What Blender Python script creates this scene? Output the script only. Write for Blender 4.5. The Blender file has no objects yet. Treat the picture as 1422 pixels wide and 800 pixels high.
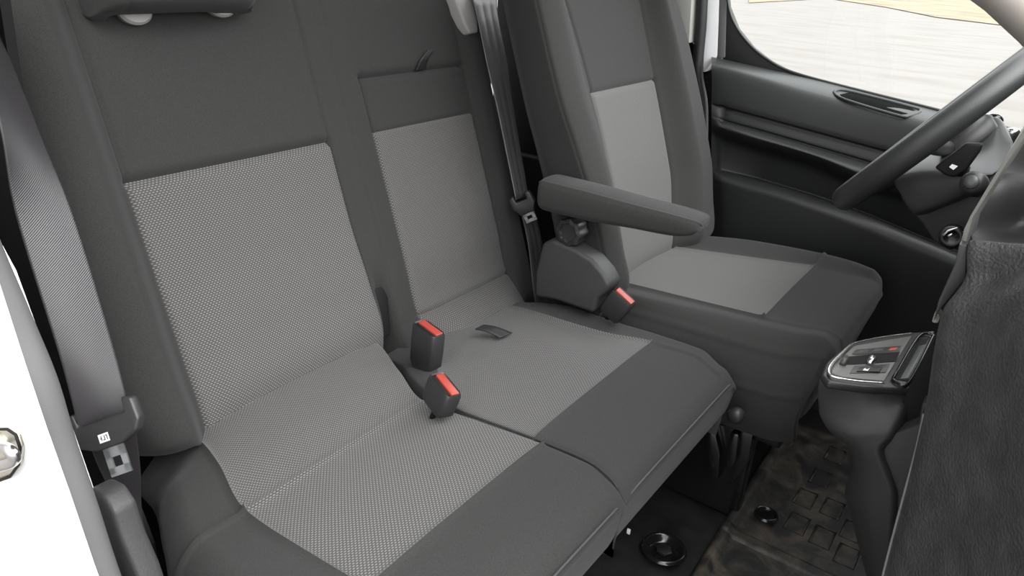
import bpy, bmesh, math, random
import numpy as np
from mathutils import Vector, Matrix
random.seed(4)
scn = bpy.context.scene
COL = scn.collection

# ---------------------------------------------------------------- camera
# world: X = towards the front of the van, Y = from the passenger door to the driver door, Z = up
F_PX = 1040.0
RX = np.array([0.8090654, 0.28317289, -0.51500125])
RY = np.array([0.58499204, -0.30370415, 0.75202932])
RZ = np.array([0.0565463, -0.90971254, -0.41137041])
RM = np.array([RX, RY, RZ])
EYE = np.array([0.0, 0.0, 1.06])
cam_d = bpy.data.cameras.new('camera'); cam = bpy.data.objects.new('camera', cam_d); COL.objects.link(cam)
cam_d.sensor_fit = 'HORIZONTAL'; cam_d.sensor_width = 36.0; cam_d.lens = F_PX / 1422.0 * 36.0
cam_d.clip_start = 0.02; cam_d.clip_end = 300
right = RM[:, 0]; up = -RM[:, 1]; back = -RM[:, 2]
m = Matrix(((right[0], up[0], back[0], EYE[0]), (right[1], up[1], back[1], EYE[1]),
            (right[2], up[2], back[2], EYE[2]), (0, 0, 0, 1)))
cam.matrix_world = m
scn.camera = cam

# ---------------------------------------------------------------- light
world = bpy.data.worlds.new('sky'); scn.world = world; world.use_nodes = True
wn = world.node_tree; wn.nodes.clear()
wo = wn.nodes.new('ShaderNodeOutputWorld'); wb = wn.nodes.new('ShaderNodeBackground')
wtc = wn.nodes.new('ShaderNodeTexCoord'); wsep = wn.nodes.new('ShaderNodeSeparateXYZ')
wr = wn.nodes.new('ShaderNodeValToRGB')
wr.color_ramp.elements[0].position = 0.0; wr.color_ramp.elements[0].color = (0.42, 0.42, 0.42, 1)
wr.color_ramp.elements[1].position = 0.9; wr.color_ramp.elements[1].color = (1.0, 1.01, 1.03, 1)
wn.links.new(wtc.outputs['Generated'], wsep.inputs[0]); wn.links.new(wsep.outputs['Z'], wr.inputs[0])
wn.links.new(wr.outputs[0], wb.inputs[0])
# brighter open sky ahead of the windscreen, duller towards the passenger side and the rear
wx = wn.nodes.new('ShaderNodeMath'); wx.operation = 'MULTIPLY_ADD'; wx.inputs[1].default_value = 1.5; wx.inputs[2].default_value = 2.9
wy = wn.nodes.new('ShaderNodeMath'); wy.operation = 'MULTIPLY_ADD'; wy.inputs[1].default_value = 0.5
wn.links.new(wsep.outputs['X'], wx.inputs[0]); wn.links.new(wsep.outputs['Y'], wy.inputs[0]); wn.links.new(wx.outputs[0], wy.inputs[2])
wm = wn.nodes.new('ShaderNodeMath'); wm.operation = 'MAXIMUM'; wm.inputs[1].default_value = 0.5
wn.links.new(wy.outputs[0], wm.inputs[0]); wn.links.new(wm.outputs[0], wb.inputs[1])
wn.links.new(wb.outputs[0], wo.inputs[0])
sd = bpy.data.lights.new('sun', 'SUN'); so = bpy.data.objects.new('sun', sd); COL.objects.link(so)
sd.energy = 1.8; sd.angle = math.radians(50); sd.color = (1.0, 0.985, 0.96)
so.rotation_euler = Vector((-0.70, 0.28, -0.85)).to_track_quat('-Z', 'Y').to_euler()
scn.view_settings.view_transform = 'Standard'; scn.view_settings.look = 'None'
scn.view_settings.gamma = 1; scn.view_settings.use_curve_mapping = False
scn.view_settings.exposure = 0.74

# ---------------------------------------------------------------- materials
def srgb(r, g, b):
    f = lambda c: (c / 255 / 12.92) if c / 255 <= 0.04045 else ((c / 255 + 0.055) / 1.055) ** 2.4
    return (f(r), f(g), f(b), 1)

def mat(name, col, rough=0.6, metal=0.0, spec=0.5, sheen=0.0, bump=None, vary=None, emit=None, coat=0.0):
    """bump=(kind, scale, strength, distance); vary=(scale, amount)"""
    M = bpy.data.materials.new(name); M.use_nodes = True; N = M.node_tree; b = N.nodes['Principled BSDF']
    c = col if len(col) == 4 else (*col, 1)
    b.inputs['Base Color'].default_value = c
    b.inputs['Roughness'].default_value = rough; b.inputs['Metallic'].default_value = metal
    b.inputs['Specular IOR Level'].default_value = spec
    b.inputs['Sheen Weight'].default_value = sheen; b.inputs['Sheen Roughness'].default_value = 0.45
    b.inputs['Coat Weight'].default_value = coat
    tc = N.nodes.new('ShaderNodeTexCoord')
    if vary:
        nz = N.nodes.new('ShaderNodeTexNoise'); nz.inputs['Scale'].default_value = vary[0]; nz.inputs['Detail'].default_value = 4
        N.links.new(tc.outputs['Object'], nz.inputs['Vector'])
        cr = N.nodes.new('ShaderNodeValToRGB'); a = vary[1]
        cr.color_ramp.elements[0].position = 0.3; cr.color_ramp.elements[1].position = 0.7
        cr.color_ramp.elements[0].color = (c[0] * (1 - a), c[1] * (1 - a), c[2] * (1 - a), 1)
        cr.color_ramp.elements[1].color = (c[0] * (1 + a), c[1] * (1 + a), c[2] * (1 + a), 1)
        N.links.new(nz.outputs['Fac'], cr.inputs[0]); N.links.new(cr.outputs[0], b.inputs['Base Color'])
    if bump:
        if bump[0] == 'noise':
            t = N.nodes.new('ShaderNodeTexNoise'); t.inputs['Scale'].default_value = bump[1]; t.inputs['Detail'].default_value = 3
            out = t.outputs['Fac']
        else:
            t = N.nodes.new('ShaderNodeTexVoronoi'); t.inputs['Scale'].default_value = bump[1]; t.feature = 'SMOOTH_F1'
            out = t.outputs['Distance']
        N.links.new(tc.outputs['Object'], t.inputs['Vector'])
        bp = N.nodes.new('ShaderNodeBump'); bp.inputs['Strength'].default_value = bump[2]; bp.inputs['Distance'].default_value = bump[3]
        N.links.new(out, bp.inputs['Height']); N.links.new(bp.outputs[0], b.inputs['Normal'])
    return M

def math_node(N, op, a, b=None, c=None):
    n = N.nodes.new('ShaderNodeMath'); n.operation = op
    for k, v in enumerate((a, b, c)):
        if v is None: continue
        if isinstance(v, (int, float)): n.inputs[k].default_value = v
        else: N.links.new(v, n.inputs[k])
    return n.outputs[0]

def dotted(name, base, dot, pu, pv, ru=0.34, rv=0.30, sheen=0.1):
    """woven upholstery: staggered pale dots on a grey ground; UV is in metres"""
    M = bpy.data.materials.new(name); M.use_nodes = True; N = M.node_tree; b = N.nodes['Principled BSDF']
    uv = N.nodes.new('ShaderNodeUVMap'); sp = N.nodes.new('ShaderNodeSeparateXYZ'); N.links.new(uv.outputs[0], sp.inputs[0])
    v = math_node(N, 'DIVIDE', sp.outputs[1], pv); fl = math_node(N, 'FLOOR', v)
    par = math_node(N, 'MULTIPLY', math_node(N, 'MODULO', fl, 2.0), 0.5)
    u = math_node(N, 'ADD', math_node(N, 'DIVIDE', sp.outputs[0], pu), par)
    fu = math_node(N, 'SUBTRACT', math_node(N, 'FRACT', u), 0.5); fv = math_node(N, 'SUBTRACT', math_node(N, 'FRACT', v), 0.5)
    d = math_node(N, 'SQRT', math_node(N, 'ADD', math_node(N, 'POWER', math_node(N, 'DIVIDE', math_node(N, 'ABSOLUTE', fu), ru), 2.0),
                                          math_node(N, 'POWER', math_node(N, 'DIVIDE', math_node(N, 'ABSOLUTE', fv), rv), 2.0)))
    mr = N.nodes.new('ShaderNodeMapRange'); mr.interpolation_type = 'SMOOTHSTEP'
    mr.inputs['From Min'].default_value = 1.25; mr.inputs['From Max'].default_value = 0.55
    N.links.new(d, mr.inputs['Value'])
    mx = N.nodes.new('ShaderNodeMix'); mx.data_type = 'RGBA'
    mx.inputs['A'].default_value = base; mx.inputs['B'].default_value = dot
    N.links.new(mr.outputs[0], mx.inputs['Factor']); N.links.new(mx.outputs['Result'], b.inputs['Base Color'])
    b.inputs['Roughness'].default_value = 0.85; b.inputs['Sheen Weight'].default_value = sheen
    b.inputs['Specular IOR Level'].default_value = 0.3
    bp = N.nodes.new('ShaderNodeBump'); bp.inputs['Strength'].default_value = 0.35; bp.inputs['Distance'].default_value = 0.0006
    N.links.new(mr.outputs[0], bp.inputs['Height']); N.links.new(bp.outputs[0], b.inputs['Normal'])
    return M

M_DARK = mat('charcoal_fabric', (0.030, 0.030, 0.0293), 0.95, spec=0.18, sheen=0.07, bump=('noise', 1400, 0.5, 0.0006), vary=(900, 0.25))
M_GREY = dotted('dotted_grey_fabric', (0.050, 0.049, 0.048, 1), (0.165, 0.160, 0.156, 1), 0.0054, 0.0031)
M_FINE = dotted('fine_grey_fabric', (0.048, 0.047, 0.047, 1), (0.145, 0.141, 0.137, 1), 0.0046, 0.0028)
M_PLAIN = dotted('plain_grey_fabric', (0.066, 0.066, 0.063, 1), (0.118, 0.118, 0.112, 1), 0.0034, 0.0022)
M_PLAS = mat('grained_dark_plastic', (0.032, 0.032, 0.032), 0.52, spec=0.45, bump=('noise', 420, 0.35, 0.001))
M_DASH = mat('leather_grain_dash_plastic', (0.046, 0.046, 0.0465), 0.46, spec=0.5, bump=('noise', 300, 0.7, 0.003), vary=(30, 0.25))
M_SMOOTH = mat('smooth_dark_plastic', (0.022, 0.022, 0.022), 0.42, spec=0.5)
M_DOOR = mat('door_trim_plastic', (0.020, 0.021, 0.021), 0.50, spec=0.5, bump=('noise', 500, 0.2, 0.0008))
M_SLOT_SHADE = mat('painted_slot_shade', (0.004, 0.004, 0.004), 0.9, spec=0.05)  # shade inside the door ledge slot, put into the colour
M_GLOSS = mat('gloss_black_plastic', (0.008, 0.008, 0.008), 0.18, spec=0.6)
M_BLACK = mat('matt_black_plastic', (0.008, 0.008, 0.008), 0.65, spec=0.2)
M_RUB = mat('grey_rubber_seal', (0.125, 0.125, 0.125), 0.5, spec=0.4)
M_BRUB = mat('black_rubber', (0.010, 0.010, 0.011), 0.55)
M_WHITE = mat('white_body_paint', (0.80, 0.81, 0.82), 0.25, coat=0.4)
M_PALE = mat('pale_grey_trim', (0.30, 0.30, 0.28), 0.6)
M_BEIGE = mat('pale_beige_trim', (0.42, 0.385, 0.35), 0.8)
M_STRIP = mat('grey_edge_trim', (0.14, 0.14, 0.13), 0.5)
M_GUIDE = mat('grey_guide_plastic', (0.26, 0.255, 0.245), 0.45)
M_RED = mat('red_button_plastic', (0.30, 0.045, 0.034), 0.35, spec=0.5)
M_METAL = mat('steel', (0.55, 0.55, 0.55), 0.28, metal=1.0)
M_CHROME = mat('satin_chrome', (0.80, 0.80, 0.80), 0.22, metal=1.0)
M_ZINC = mat('zinc_metal', (0.62, 0.60, 0.52), 0.35, metal=0.9)
M_CORD = mat('black_piping_cord', (0.014, 0.014, 0.014), 0.8)
M_STRAP = mat('black_strap', (0.016, 0.016, 0.016), 0.6)
M_PIPE = mat('charcoal_piping', (0.045, 0.045, 0.044), 0.8)
M_WHEEL = mat('steering_wheel_plastic', (0.030, 0.031, 0.031), 0.42, spec=0.5, bump=('vor', 900, 0.4, 0.0006))
M_LABEL = mat('white_label', (0.75, 0.75, 0.72), 0.6)
M_SHROUD = mat('column_shroud_plastic', (0.055, 0.058, 0.057), 0.38, spec=0.5, bump=('noise', 600, 0.2, 0.0006))

def webbing(name, col, spec, rough):
    M = mat(name, col, rough, spec=spec); N = M.node_tree; b = N.nodes['Principled BSDF']
    uv = N.nodes.new('ShaderNodeUVMap'); w = N.nodes.new('ShaderNodeTexWave'); w.wave_type = 'BANDS'; w.bands_direction = 'DIAGONAL'
    w.inputs['Scale'].default_value = 260; w.inputs['Distortion'].default_value = 0.3
    N.links.new(uv.outputs[0], w.inputs['Vector'])
    bp = N.nodes.new('ShaderNodeBump'); bp.inputs['Strength'].default_value = 0.35; bp.inputs['Distance'].default_value = 0.0005
    N.links.new(w.outputs['Fac'], bp.inputs['Height']); N.links.new(bp.outputs[0], b.inputs['Normal'])
    return M
M_WEB_GLARE = webbing('black_belt_webbing_painted_glare', (0.085, 0.085, 0.085), 0.9, 0.30)  # black middle belt; its glare is put into the lighter base colour
M_WEB = webbing('black_seat_belt_webbing', (0.028, 0.026, 0.028), 0.7, 0.36)

def ground_mat():
    M = mat('pale_paving', (0.4, 0.38, 0.36), 0.9); N = M.node_tree; b = N.nodes['Principled BSDF']
    tc = N.nodes.new('ShaderNodeTexCoord')
    mp = N.nodes.new('ShaderNodeMapping'); mp.inputs['Scale'].default_value = (0.35, 0.9, 1)
    mp.inputs['Rotation'].default_value = (0, 0, 0.12)
    N.links.new(tc.outputs['Object'], mp.inputs[0])
    n1 = N.nodes.new('ShaderNodeTexNoise'); n1.inputs['Scale'].default_value = 1.6; n1.inputs['Detail'].default_value = 7
    N.links.new(mp.outputs[0], n1.inputs['Vector'])
    cr = N.nodes.new('ShaderNodeValToRGB')
    cr.color_ramp.elements[0].position = 0.36; cr.color_ramp.elements[0].color = (0.165, 0.148, 0.136, 1)
    cr.color_ramp.elements[1].position = 0.55; cr.color_ramp.elements[1].color = (0.190, 0.176, 0.166, 1)
    N.links.new(n1.outputs['Fac'], cr.inputs[0]); N.links.new(cr.outputs[0], b.inputs['Base Color'])
    return M

def mat_dirty():
    """black rubber floor mat with brown dried dirt"""
    M = mat('dusty_black_rubber_mat', (0.02, 0.02, 0.02), 0.45, spec=0.45); N = M.node_tree; b = N.nodes['Principled BSDF']
    tc = N.nodes.new('ShaderNodeTexCoord')
    n1 = N.nodes.new('ShaderNodeTexNoise'); n1.inputs['Scale'].default_value = 13; n1.inputs['Detail'].default_value = 9
    n1.inputs['Roughness'].default_value = 0.68; n1.inputs['Distortion'].default_value = 0.7
    N.links.new(tc.outputs['Object'], n1.inputs['Vector'])
    cr = N.nodes.new('ShaderNodeValToRGB')
    cr.color_ramp.elements[0].position = 0.44; cr.color_ramp.elements[0].color = (0.013, 0.013, 0.013, 1)
    cr.color_ramp.elements[1].position = 0.72; cr.color_ramp.elements[1].color = (0.105, 0.088, 0.066, 1)
    N.links.new(n1.outputs['Fac'], cr.inputs[0]); N.links.new(cr.outputs[0], b.inputs['Base Color'])
    r2 = N.nodes.new('ShaderNodeMapRange'); r2.inputs['To Min'].default_value = 0.36; r2.inputs['To Max'].default_value = 0.75
    N.links.new(n1.outputs['Fac'], r2.inputs['Value']); N.links.new(r2.outputs[0], b.inputs['Roughness'])
    return M
M_MAT = mat_dirty()
M_FLOOR = mat('black_floor_lining', (0.014, 0.0138, 0.0134), 0.5, spec=0.4, vary=(25, 0.5), bump=('noise', 90, 0.3, 0.001))
def glass_mat():
    M = bpy.data.materials.new('window_glass'); M.use_nodes = True; N = M.node_tree; N.nodes.clear()
    o = N.nodes.new('ShaderNodeOutputMaterial'); t = N.nodes.new('ShaderNodeBsdfTransparent'); g = N.nodes.new('ShaderNodeBsdfGlossy')
    g.inputs['Roughness'].default_value = 0.02; t.inputs[0].default_value = (0.93, 0.95, 0.94, 1)
    mx = N.nodes.new('ShaderNodeMixShader'); mx.inputs[0].default_value = 0.02
    N.links.new(t.outputs[0], mx.inputs[1]); N.links.new(g.outputs[0], mx.inputs[2]); N.links.new(mx.outputs[0], o.inputs[0])
    return M
M_GLASS = glass_mat()

# ---------------------------------------------------------------- placing helpers
def ray(px, py): return RM @ np.array([px - 711.0, py - 400.0, F_PX])
def PL(px, py, o, n):
    d = ray(px, py); o = np.asarray(o, float); n = np.asarray(n, float)
    return EYE + d * (n @ (o - EYE)) / (n @ d)
def PX(px, py, v): return PL(px, py, (v, 0, 0), (1, 0, 0))
def PY(px, py, v): return PL(px, py, (0, v, 0), (0, 1, 0))
def PZ(px, py, v): return PL(px, py, (0, 0, v), (0, 0, 1))
BA = math.radians(19)
BN = np.array([math.cos(BA), 0, math.sin(BA)]); BU = np.array([-math.sin(BA), 0, math.cos(BA)])
BH = np.array([-0.855, 0, 0.40]); DH = np.array([-0.625, 0, 0.445])
def bb(s, y, off=0.0): p = BH + BU * s + BN * off; return (p[0], y, p[2])      # bench backrest plane
def db(s, y, off=0.0): p = DH + BU * s + BN * off; return (p[0], y, p[2])      # driver backrest plane
def PB(px, py, off=0.0, H=None): return PL(px, py, (BH if H is None else H) + BN * off, BN)

ORIG = {}
def tag(o, label=None, cat=None, group=None, kind=None):
    if label: o['label'] = label
    if cat: o['category'] = cat
    if group: o['group'] = group
    if kind: o['kind'] = kind
    return o
def thing(name, loc, label, cat, group=None):
    o = bpy.data.objects.new(name, None); COL.objects.link(o); o.location = loc; o.empty_display_size = 0.05
    ORIG[o.name] = Vector(loc); return tag(o, label, cat, group)
def link(name, bm, M, parent=None, smooth=True, auto=None, label=None, weld=0):
    if weld: bmesh.ops.remove_doubles(bm, verts=bm.verts, dist=weld)
    me = bpy.data.meshes.new(name); bm.normal_update()
    lo = Vector((1e9,) * 3); hi = -lo
    for v in bm.verts:
        for k in range(3): lo[k] = min(lo[k], v.co[k]); hi[k] = max(hi[k], v.co[k])
    c = (lo + hi) / 2
    for v in bm.verts: v.co -= c
    for f in bm.faces: f.smooth = smooth
    if smooth and auto:
        for e in bm.edges:
            if len(e.link_faces) == 2 and e.calc_face_angle(0) > math.radians(auto): e.smooth = False
    bm.to_mesh(me); bm.free()
    for mm in (M if isinstance(M, (list, tuple)) else [M]): me.materials.append(mm)
    o = bpy.data.objects.new(name, me); COL.objects.link(o)
    p = ORIG[parent.name] if parent else Vector((0, 0, 0))
    o.location = c - p; o.parent = parent; ORIG[o.name] = c
    if label: o['label'] = label
    return o

# ---------------------------------------------------------------- smooth control net
def pchip(k, V, t):
    k = np.asarray(k, float); h = np.diff(k); sh = (len(h),) + (1,) * (V.ndim - 1)
    d = np.diff(V, axis=0) / h.reshape(sh); m = np.zeros_like(V)
    if len(k) > 2:
        w1 = (2 * h[1:] + h[:-1]).reshape((-1,) + sh[1:]); w2 = (h[1:] + 2 * h[:-1]).reshape((-1,) + sh[1:])
        a, b = d[:-1], d[1:]
        with np.errstate(all='ignore'): mm = (w1 + w2) / (w1 / a + w2 / b)
        mm[~np.isfinite(mm)] = 0; m[1:-1] = np.where(a * b > 0, mm, 0)
    m[0] = d[0]; m[-1] = d[-1]
    i = np.clip(np.searchsorted(k, t, side='right') - 1, 0, len(h) - 1)
    s = ((t - k[i]) / h[i]).reshape((-1,) + sh[1:]); H = h[i].reshape(s.shape)
    return ((2 * s**3 - 3 * s**2 + 1) * V[i] + (s**3 - 2 * s**2 + s) * H * m[i] + (-2 * s**3 + 3 * s**2) * V[i + 1] + (s**3 - s**2) * H * m[i + 1])

def net(ctrl, parts, parent, grooves=(), flip=False, step=0.008, uvo=(0, 0), nmax=26, back=None, swap=False, sharp=False):
    """ctrl[r][c] control points; parts: list of (name, material, [(r0,r1,c0,c1)], label); the first takes every cell not claimed"""
    C = np.array(ctrl, float); R, K = C.shape[:2]
    dr = np.maximum(np.linalg.norm(np.diff(C, axis=0), axis=2).mean(1), 1e-3); dc = np.maximum(np.linalg.norm(np.diff(C, axis=1), axis=2).mean(0), 1e-3)
    kr = np.concatenate([[0], np.cumsum(dr)]); kc = np.concatenate([[0], np.cumsum(dc)])
    def fine(k):
        t = []; idx = []
        for i in range(len(k) - 1):
            n = int(np.clip(math.ceil((k[i + 1] - k[i]) / step), 4, nmax)); q = np.arange(n) / n
            q = 0.45 * q + 0.55 * (0.5 - 0.5 * np.cos(math.pi * q))
            t += list(k[i] + q * (k[i + 1] - k[i])); idx += [i] * n
        return np.array(t + [k[-1]]), np.array(idx)
    tr, ir = fine(kr); tcn, ic = fine(kc)
    if sharp:
        def lin(k, V, t):
            i = np.clip(np.searchsorted(k, t, side='right') - 1, 0, len(k) - 2); s = ((t - k[i]) / (k[i + 1] - k[i])).reshape((-1,) + (1,) * (V.ndim - 1))
            return V[i] * (1 - s) + V[i + 1] * s
        G = lin(kr, C, tr); G = np.swapaxes(lin(kc, np.swapaxes(G, 0, 1), tcn), 0, 1)
    else:
        G = pchip(kr, C, tr); G = np.swapaxes(pchip(kc, np.swapaxes(G, 0, 1), tcn), 0, 1)
    du = np.gradient(G, axis=0); dv = np.gradient(G, axis=1)
    n = np.cross(du, dv); n /= np.maximum(np.linalg.norm(n, axis=2, keepdims=True), 1e-9)
    if flip: n = -n
    disp = np.zeros(G.shape[:2])
    for (kind, i, lo, hi, depth, w) in grooves:
        if kind == 'r': d = np.abs(tr - kr[i])[:, None]; q = tcn[None, :]; a, b = kc[lo], kc[hi]
        else: d = np.abs(tcn - kc[i])[None, :]; q = tr[:, None]; a, b = kr[lo], kr[hi]
        over = np.maximum(np.maximum(a - q, q - b), 0)
        disp -= depth * np.exp(-(d / w) ** 2) * np.exp(-(over / 0.004) ** 2)
    G = G + n * disp[:, :, None]
    owner = np.zeros((R - 1, K - 1), int)
    for pi, p in enumerate(parts):
        for (a, b, c_, d_) in p[2]: owner[a:b, c_:d_] = pi
    res = []
    for pi, p in enumerate(parts):
        bm = bmesh.new(); uvl = bm.loops.layers.uv.new('UVMap'); vs = {}
        def V(i, j):
            if (i, j) not in vs: vs[(i, j)] = bm.verts.new(G[i, j])
            return vs[(i, j)]
        any_ = False
        for i in range(len(ir)):
            for j in range(len(ic)):
                if owner[ir[i], ic[j]] != pi: continue
                q = [(i, j), (i + 1, j), (i + 1, j + 1), (i, j + 1)]
                if flip: q = q[::-1]
                f = bm.faces.new([V(*x) for x in q]); any_ = True
                for l, x in zip(f.loops, q):
                    l[uvl].uv = ((tcn[x[1]] + uvo[0], tr[x[0]] + uvo[1]) if not swap else (tr[x[0]] + uvo[0], tcn[x[1]] + uvo[1]))
        if back is not None and pi == 0:
            nI, nJ = len(tr) - 1, len(tcn) - 1
            loop = [(0, j) for j in range(nJ)] + [(i, nJ) for i in range(nI)] + [(nI, j) for j in range(nJ, 0, -1)] + [(i, 0) for i in range(nI, 0, -1)]
            if all(x in vs for x in loop):
                cb = bm.verts.new(back)
                for a in range(len(loop)):
                    x, y = vs[loop[a]], vs[loop[(a + 1) % len(loop)]]
                    try: bm.faces.new([x, y, cb] if not flip else [y, x, cb])
                    except ValueError: pass
        if any_:
            res.append(link(p[0], bm, p[1], parent if not (len(p) > 4) else res[p[4]], label=p[3] if len(p) > 3 else None))
        else: bm.free()
    return res

# ---------------------------------------------------------------- solid helpers
def vnp(p): return Vector((float(p[0]), float(p[1]), float(p[2])))
def bevel(bm, w, seg=3, ang=30):
    es = [e for e in bm.edges if len(e.link_faces) == 2 and e.calc_face_angle(0) > math.radians(ang)]
    if es: bmesh.ops.bevel(bm, geom=es, offset=w, segments=seg, profile=0.5, affect='EDGES', clamp_overlap=True)
def box_bm(size, M4=None, bev=0.0, seg=3, bm=None):
    b = bmesh.new(); bmesh.ops.create_cube(b, size=1)
    for v in b.verts: v.co = Vector((v.co.x * size[0], v.co.y * size[1], v.co.z * size[2]))
    if bev: bevel(b, bev, seg)
    if M4 is not None: bmesh.ops.transform(b, matrix=M4, verts=b.verts)
    if bm is None: return b
    merge(bm, b); return bm
def merge(bm, b):
    me = bpy.data.meshes.new('tmp'); b.to_mesh(me); b.free(); bm.from_mesh(me); bpy.data.meshes.remove(me)
def frame(o, x, y):
    x = vnp(x).normalized(); y = vnp(y); z = x.cross(y).normalized(); y = z.cross(x)
    return Matrix(((x.x, y.x, z.x, o[0]), (x.y, y.y, z.y, o[1]), (x.z, y.z, z.z, o[2]), (0, 0, 0, 1)))
def prism(pts, d, bev=0.0, seg=2, bm=None):
    """solid from an outline (3D points) pushed along vector d"""
    b = bmesh.new(); a = [b.verts.new(vnp(p)) for p in pts]; d = vnp(d); c = [b.verts.new(v.co + d) for v in a]
    b.faces.new(a); b.faces.new(c[::-1])
    for i in range(len(a)): j = (i + 1) % len(a); b.faces.new([a[j], a[i], c[i], c[j]])
    bmesh.ops.recalc_face_normals(b, faces=b.faces)
    if bev: bevel(b, bev, seg)
    if bm is None: return b
    merge(bm, b); return bm
def smooth_path(pts, n=8):
    P = np.array([tuple(p) for p in pts], float); k = np.concatenate([[0], np.cumsum(np.linalg.norm(np.diff(P, axis=0), axis=1))])
    # catmull-rom
    out = []
    for i in range(len(P) - 1):
        p0 = P[max(i - 1, 0)]; p1 = P[i]; p2 = P[i + 1]; p3 = P[min(i + 2, len(P) - 1)]
        for q in range(n):
            t = q / n
            out.append(0.5 * ((2 * p1) + (-p0 + p2) * t + (2 * p0 - 5 * p1 + 4 * p2 - p3) * t * t + (-p0 + 3 * p1 - 3 * p2 + p3) * t**3))
    out.append(P[-1]); return np.array(out)
def tube(pts, r, seg=12, closed=False, bm=None, sy=1.0):
    bm = bm or bmesh.new(); P = [vnp(p) for p in pts]; n = len(P); rs = r if isinstance(r, (list, tuple, np.ndarray)) else [r] * n
    up = Vector((0, 0, 1)); rings = []
    prev = None
    for i in range(n):
        a = P[(i - 1) % n] if (closed or i > 0) else P[i]; b = P[(i + 1) % n] if (closed or i < n - 1) else P[i]
        t = (b - a).normalized()
        if prev is None:
            nx = t.cross(up); nx = nx if nx.length > 0.05 else t.cross(Vector((1, 0, 0))); nx.normalize()
        else: nx = (prev - t * prev.dot(t)).normalized()
        prev = nx; ny = t.cross(nx)
        rings.append([bm.verts.new(P[i] + (nx * math.cos(2 * math.pi * k / seg) + ny * math.sin(2 * math.pi * k / seg) * sy) * rs[i]) for k in range(seg)])
    m_ = n if closed else n - 1
    for i in range(m_):
        A = rings[i]; B = rings[(i + 1) % n]
        for k in range(seg): bm.faces.new([A[k], A[(k + 1) % seg], B[(k + 1) % seg], B[k]])
    if not closed: bm.faces.new(rings[0][::-1]); bm.faces.new(rings[-1])
    return bm
def lathe(prof, M4, seg=32, bm=None, wob=None):
    bm = bm or bmesh.new(); rings = []
    for (r, z) in prof:
        ring = []
        for k in range(seg):
            a = 2 * math.pi * k / seg; rr = r * (1 + (wob(a) if wob and r > 0.5 * max(p[0] for p in prof) else 0))
            ring.append(bm.verts.new(M4 @ Vector((rr * math.cos(a), rr * math.sin(a), z))))
        rings.append(ring)
    for A, B in zip(rings, rings[1:]):
        for k in range(seg): bm.faces.new([A[k], A[(k + 1) % seg], B[(k + 1) % seg], B[k]])
    bm.faces.new(rings[0][::-1]); bm.faces.new(rings[-1]); return bm
def strap(L, Rr, thick=0.0014, ribs=0, n=10, nc=12, bow=0.0):
    """belt webbing between a left and a right edge path; ribs = raised lengthwise ridges"""
    A = smooth_path(L, n); B = smooth_path(Rr, n); bm = bmesh.new(); uvl = bm.loops.layers.uv.new('UVMap')
    N = len(A); rows = []; T = np.gradient((A + B) / 2, axis=0)
    for i in range(N):
        w = B[i] - A[i]; nn = np.cross(w, T[i]); nn /= max(np.linalg.norm(nn), 1e-9)
        if nn @ (EYE - A[i]) < 0: nn = -nn
        top = []; bot = []
        for c in range(nc + 1):
            t = c / nc; h = thick + bow * math.sin(math.pi * t)
            if ribs: h += 0.0009 * abs(math.sin(math.pi * ribs * t)) 
            p = A[i] + w * t; top.append(bm.verts.new(vnp(p + nn * h))); bot.append(bm.verts.new(vnp(p + nn * (bow * math.sin(math.pi * t)))))
        rows.append((top, bot))
    L_ = 0
    for i in range(N - 1):
        dl = np.linalg.norm(T[i]); W = np.linalg.norm(B[i] - A[i])
        t0, b0 = rows[i]; t1, b1 = rows[i + 1]
        for c in range(nc):
            for q in ([t0[c], t0[c + 1], t1[c + 1], t1[c]], [b0[c], b1[c], b1[c + 1], b0[c + 1]]):
                f = bm.faces.new(q)
                for l, (uu, vv) in zip(f.loops, ((c, 0), (c + 1, 0), (c + 1, 1), (c, 1))): l[uvl].uv = (uu / nc * W, L_ + vv * dl)
        bm.faces.new([t0[0], t1[0], b1[0], b0[0]]); bm.faces.new([t0[-1], b0[-1], b1[-1], t1[-1]])
        L_ += dl
    bm.faces.new([*rows[0][0][::-1], *rows[0][1]]); bm.faces.new([*rows[-1][0], *rows[-1][1][::-1]])
    bmesh.ops.recalc_face_normals(bm, faces=bm.faces)
    return bm

# ================================================================ SETTING
# ground outside
bm = bmesh.new(); bmesh.ops.create_grid(bm, x_segments=4, y_segments=4, size=150); bmesh.ops.translate(bm, vec=(0, 0, -0.62), verts=bm.verts)
tag(link('ground', bm, ground_mat(), smooth=False), 'pale paved yard seen through the driver side window', 'ground', kind='structure')
# van floor
bm = box_bm((2.4, 1.86, 0.03), Matrix.Translation((-0.35, 1.01, -0.018)), 0.004)
tag(link('floor', bm, M_FLOOR), kind='structure')
# roof and bulkhead of the cab
bm = box_bm((1.33, 1.75, 0.04), Matrix.Translation((-0.84, 1.03, 1.72)), 0.015)
tag(link('ceiling', bm, M_BEIGE), kind='structure')
bm = box_bm((0.04, 1.80, 1.74), Matrix.Translation((-1.48, 1.05, 0.86)), 0.01)
tag(link('wall_rear', bm, M_PLAS), kind='structure')

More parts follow.
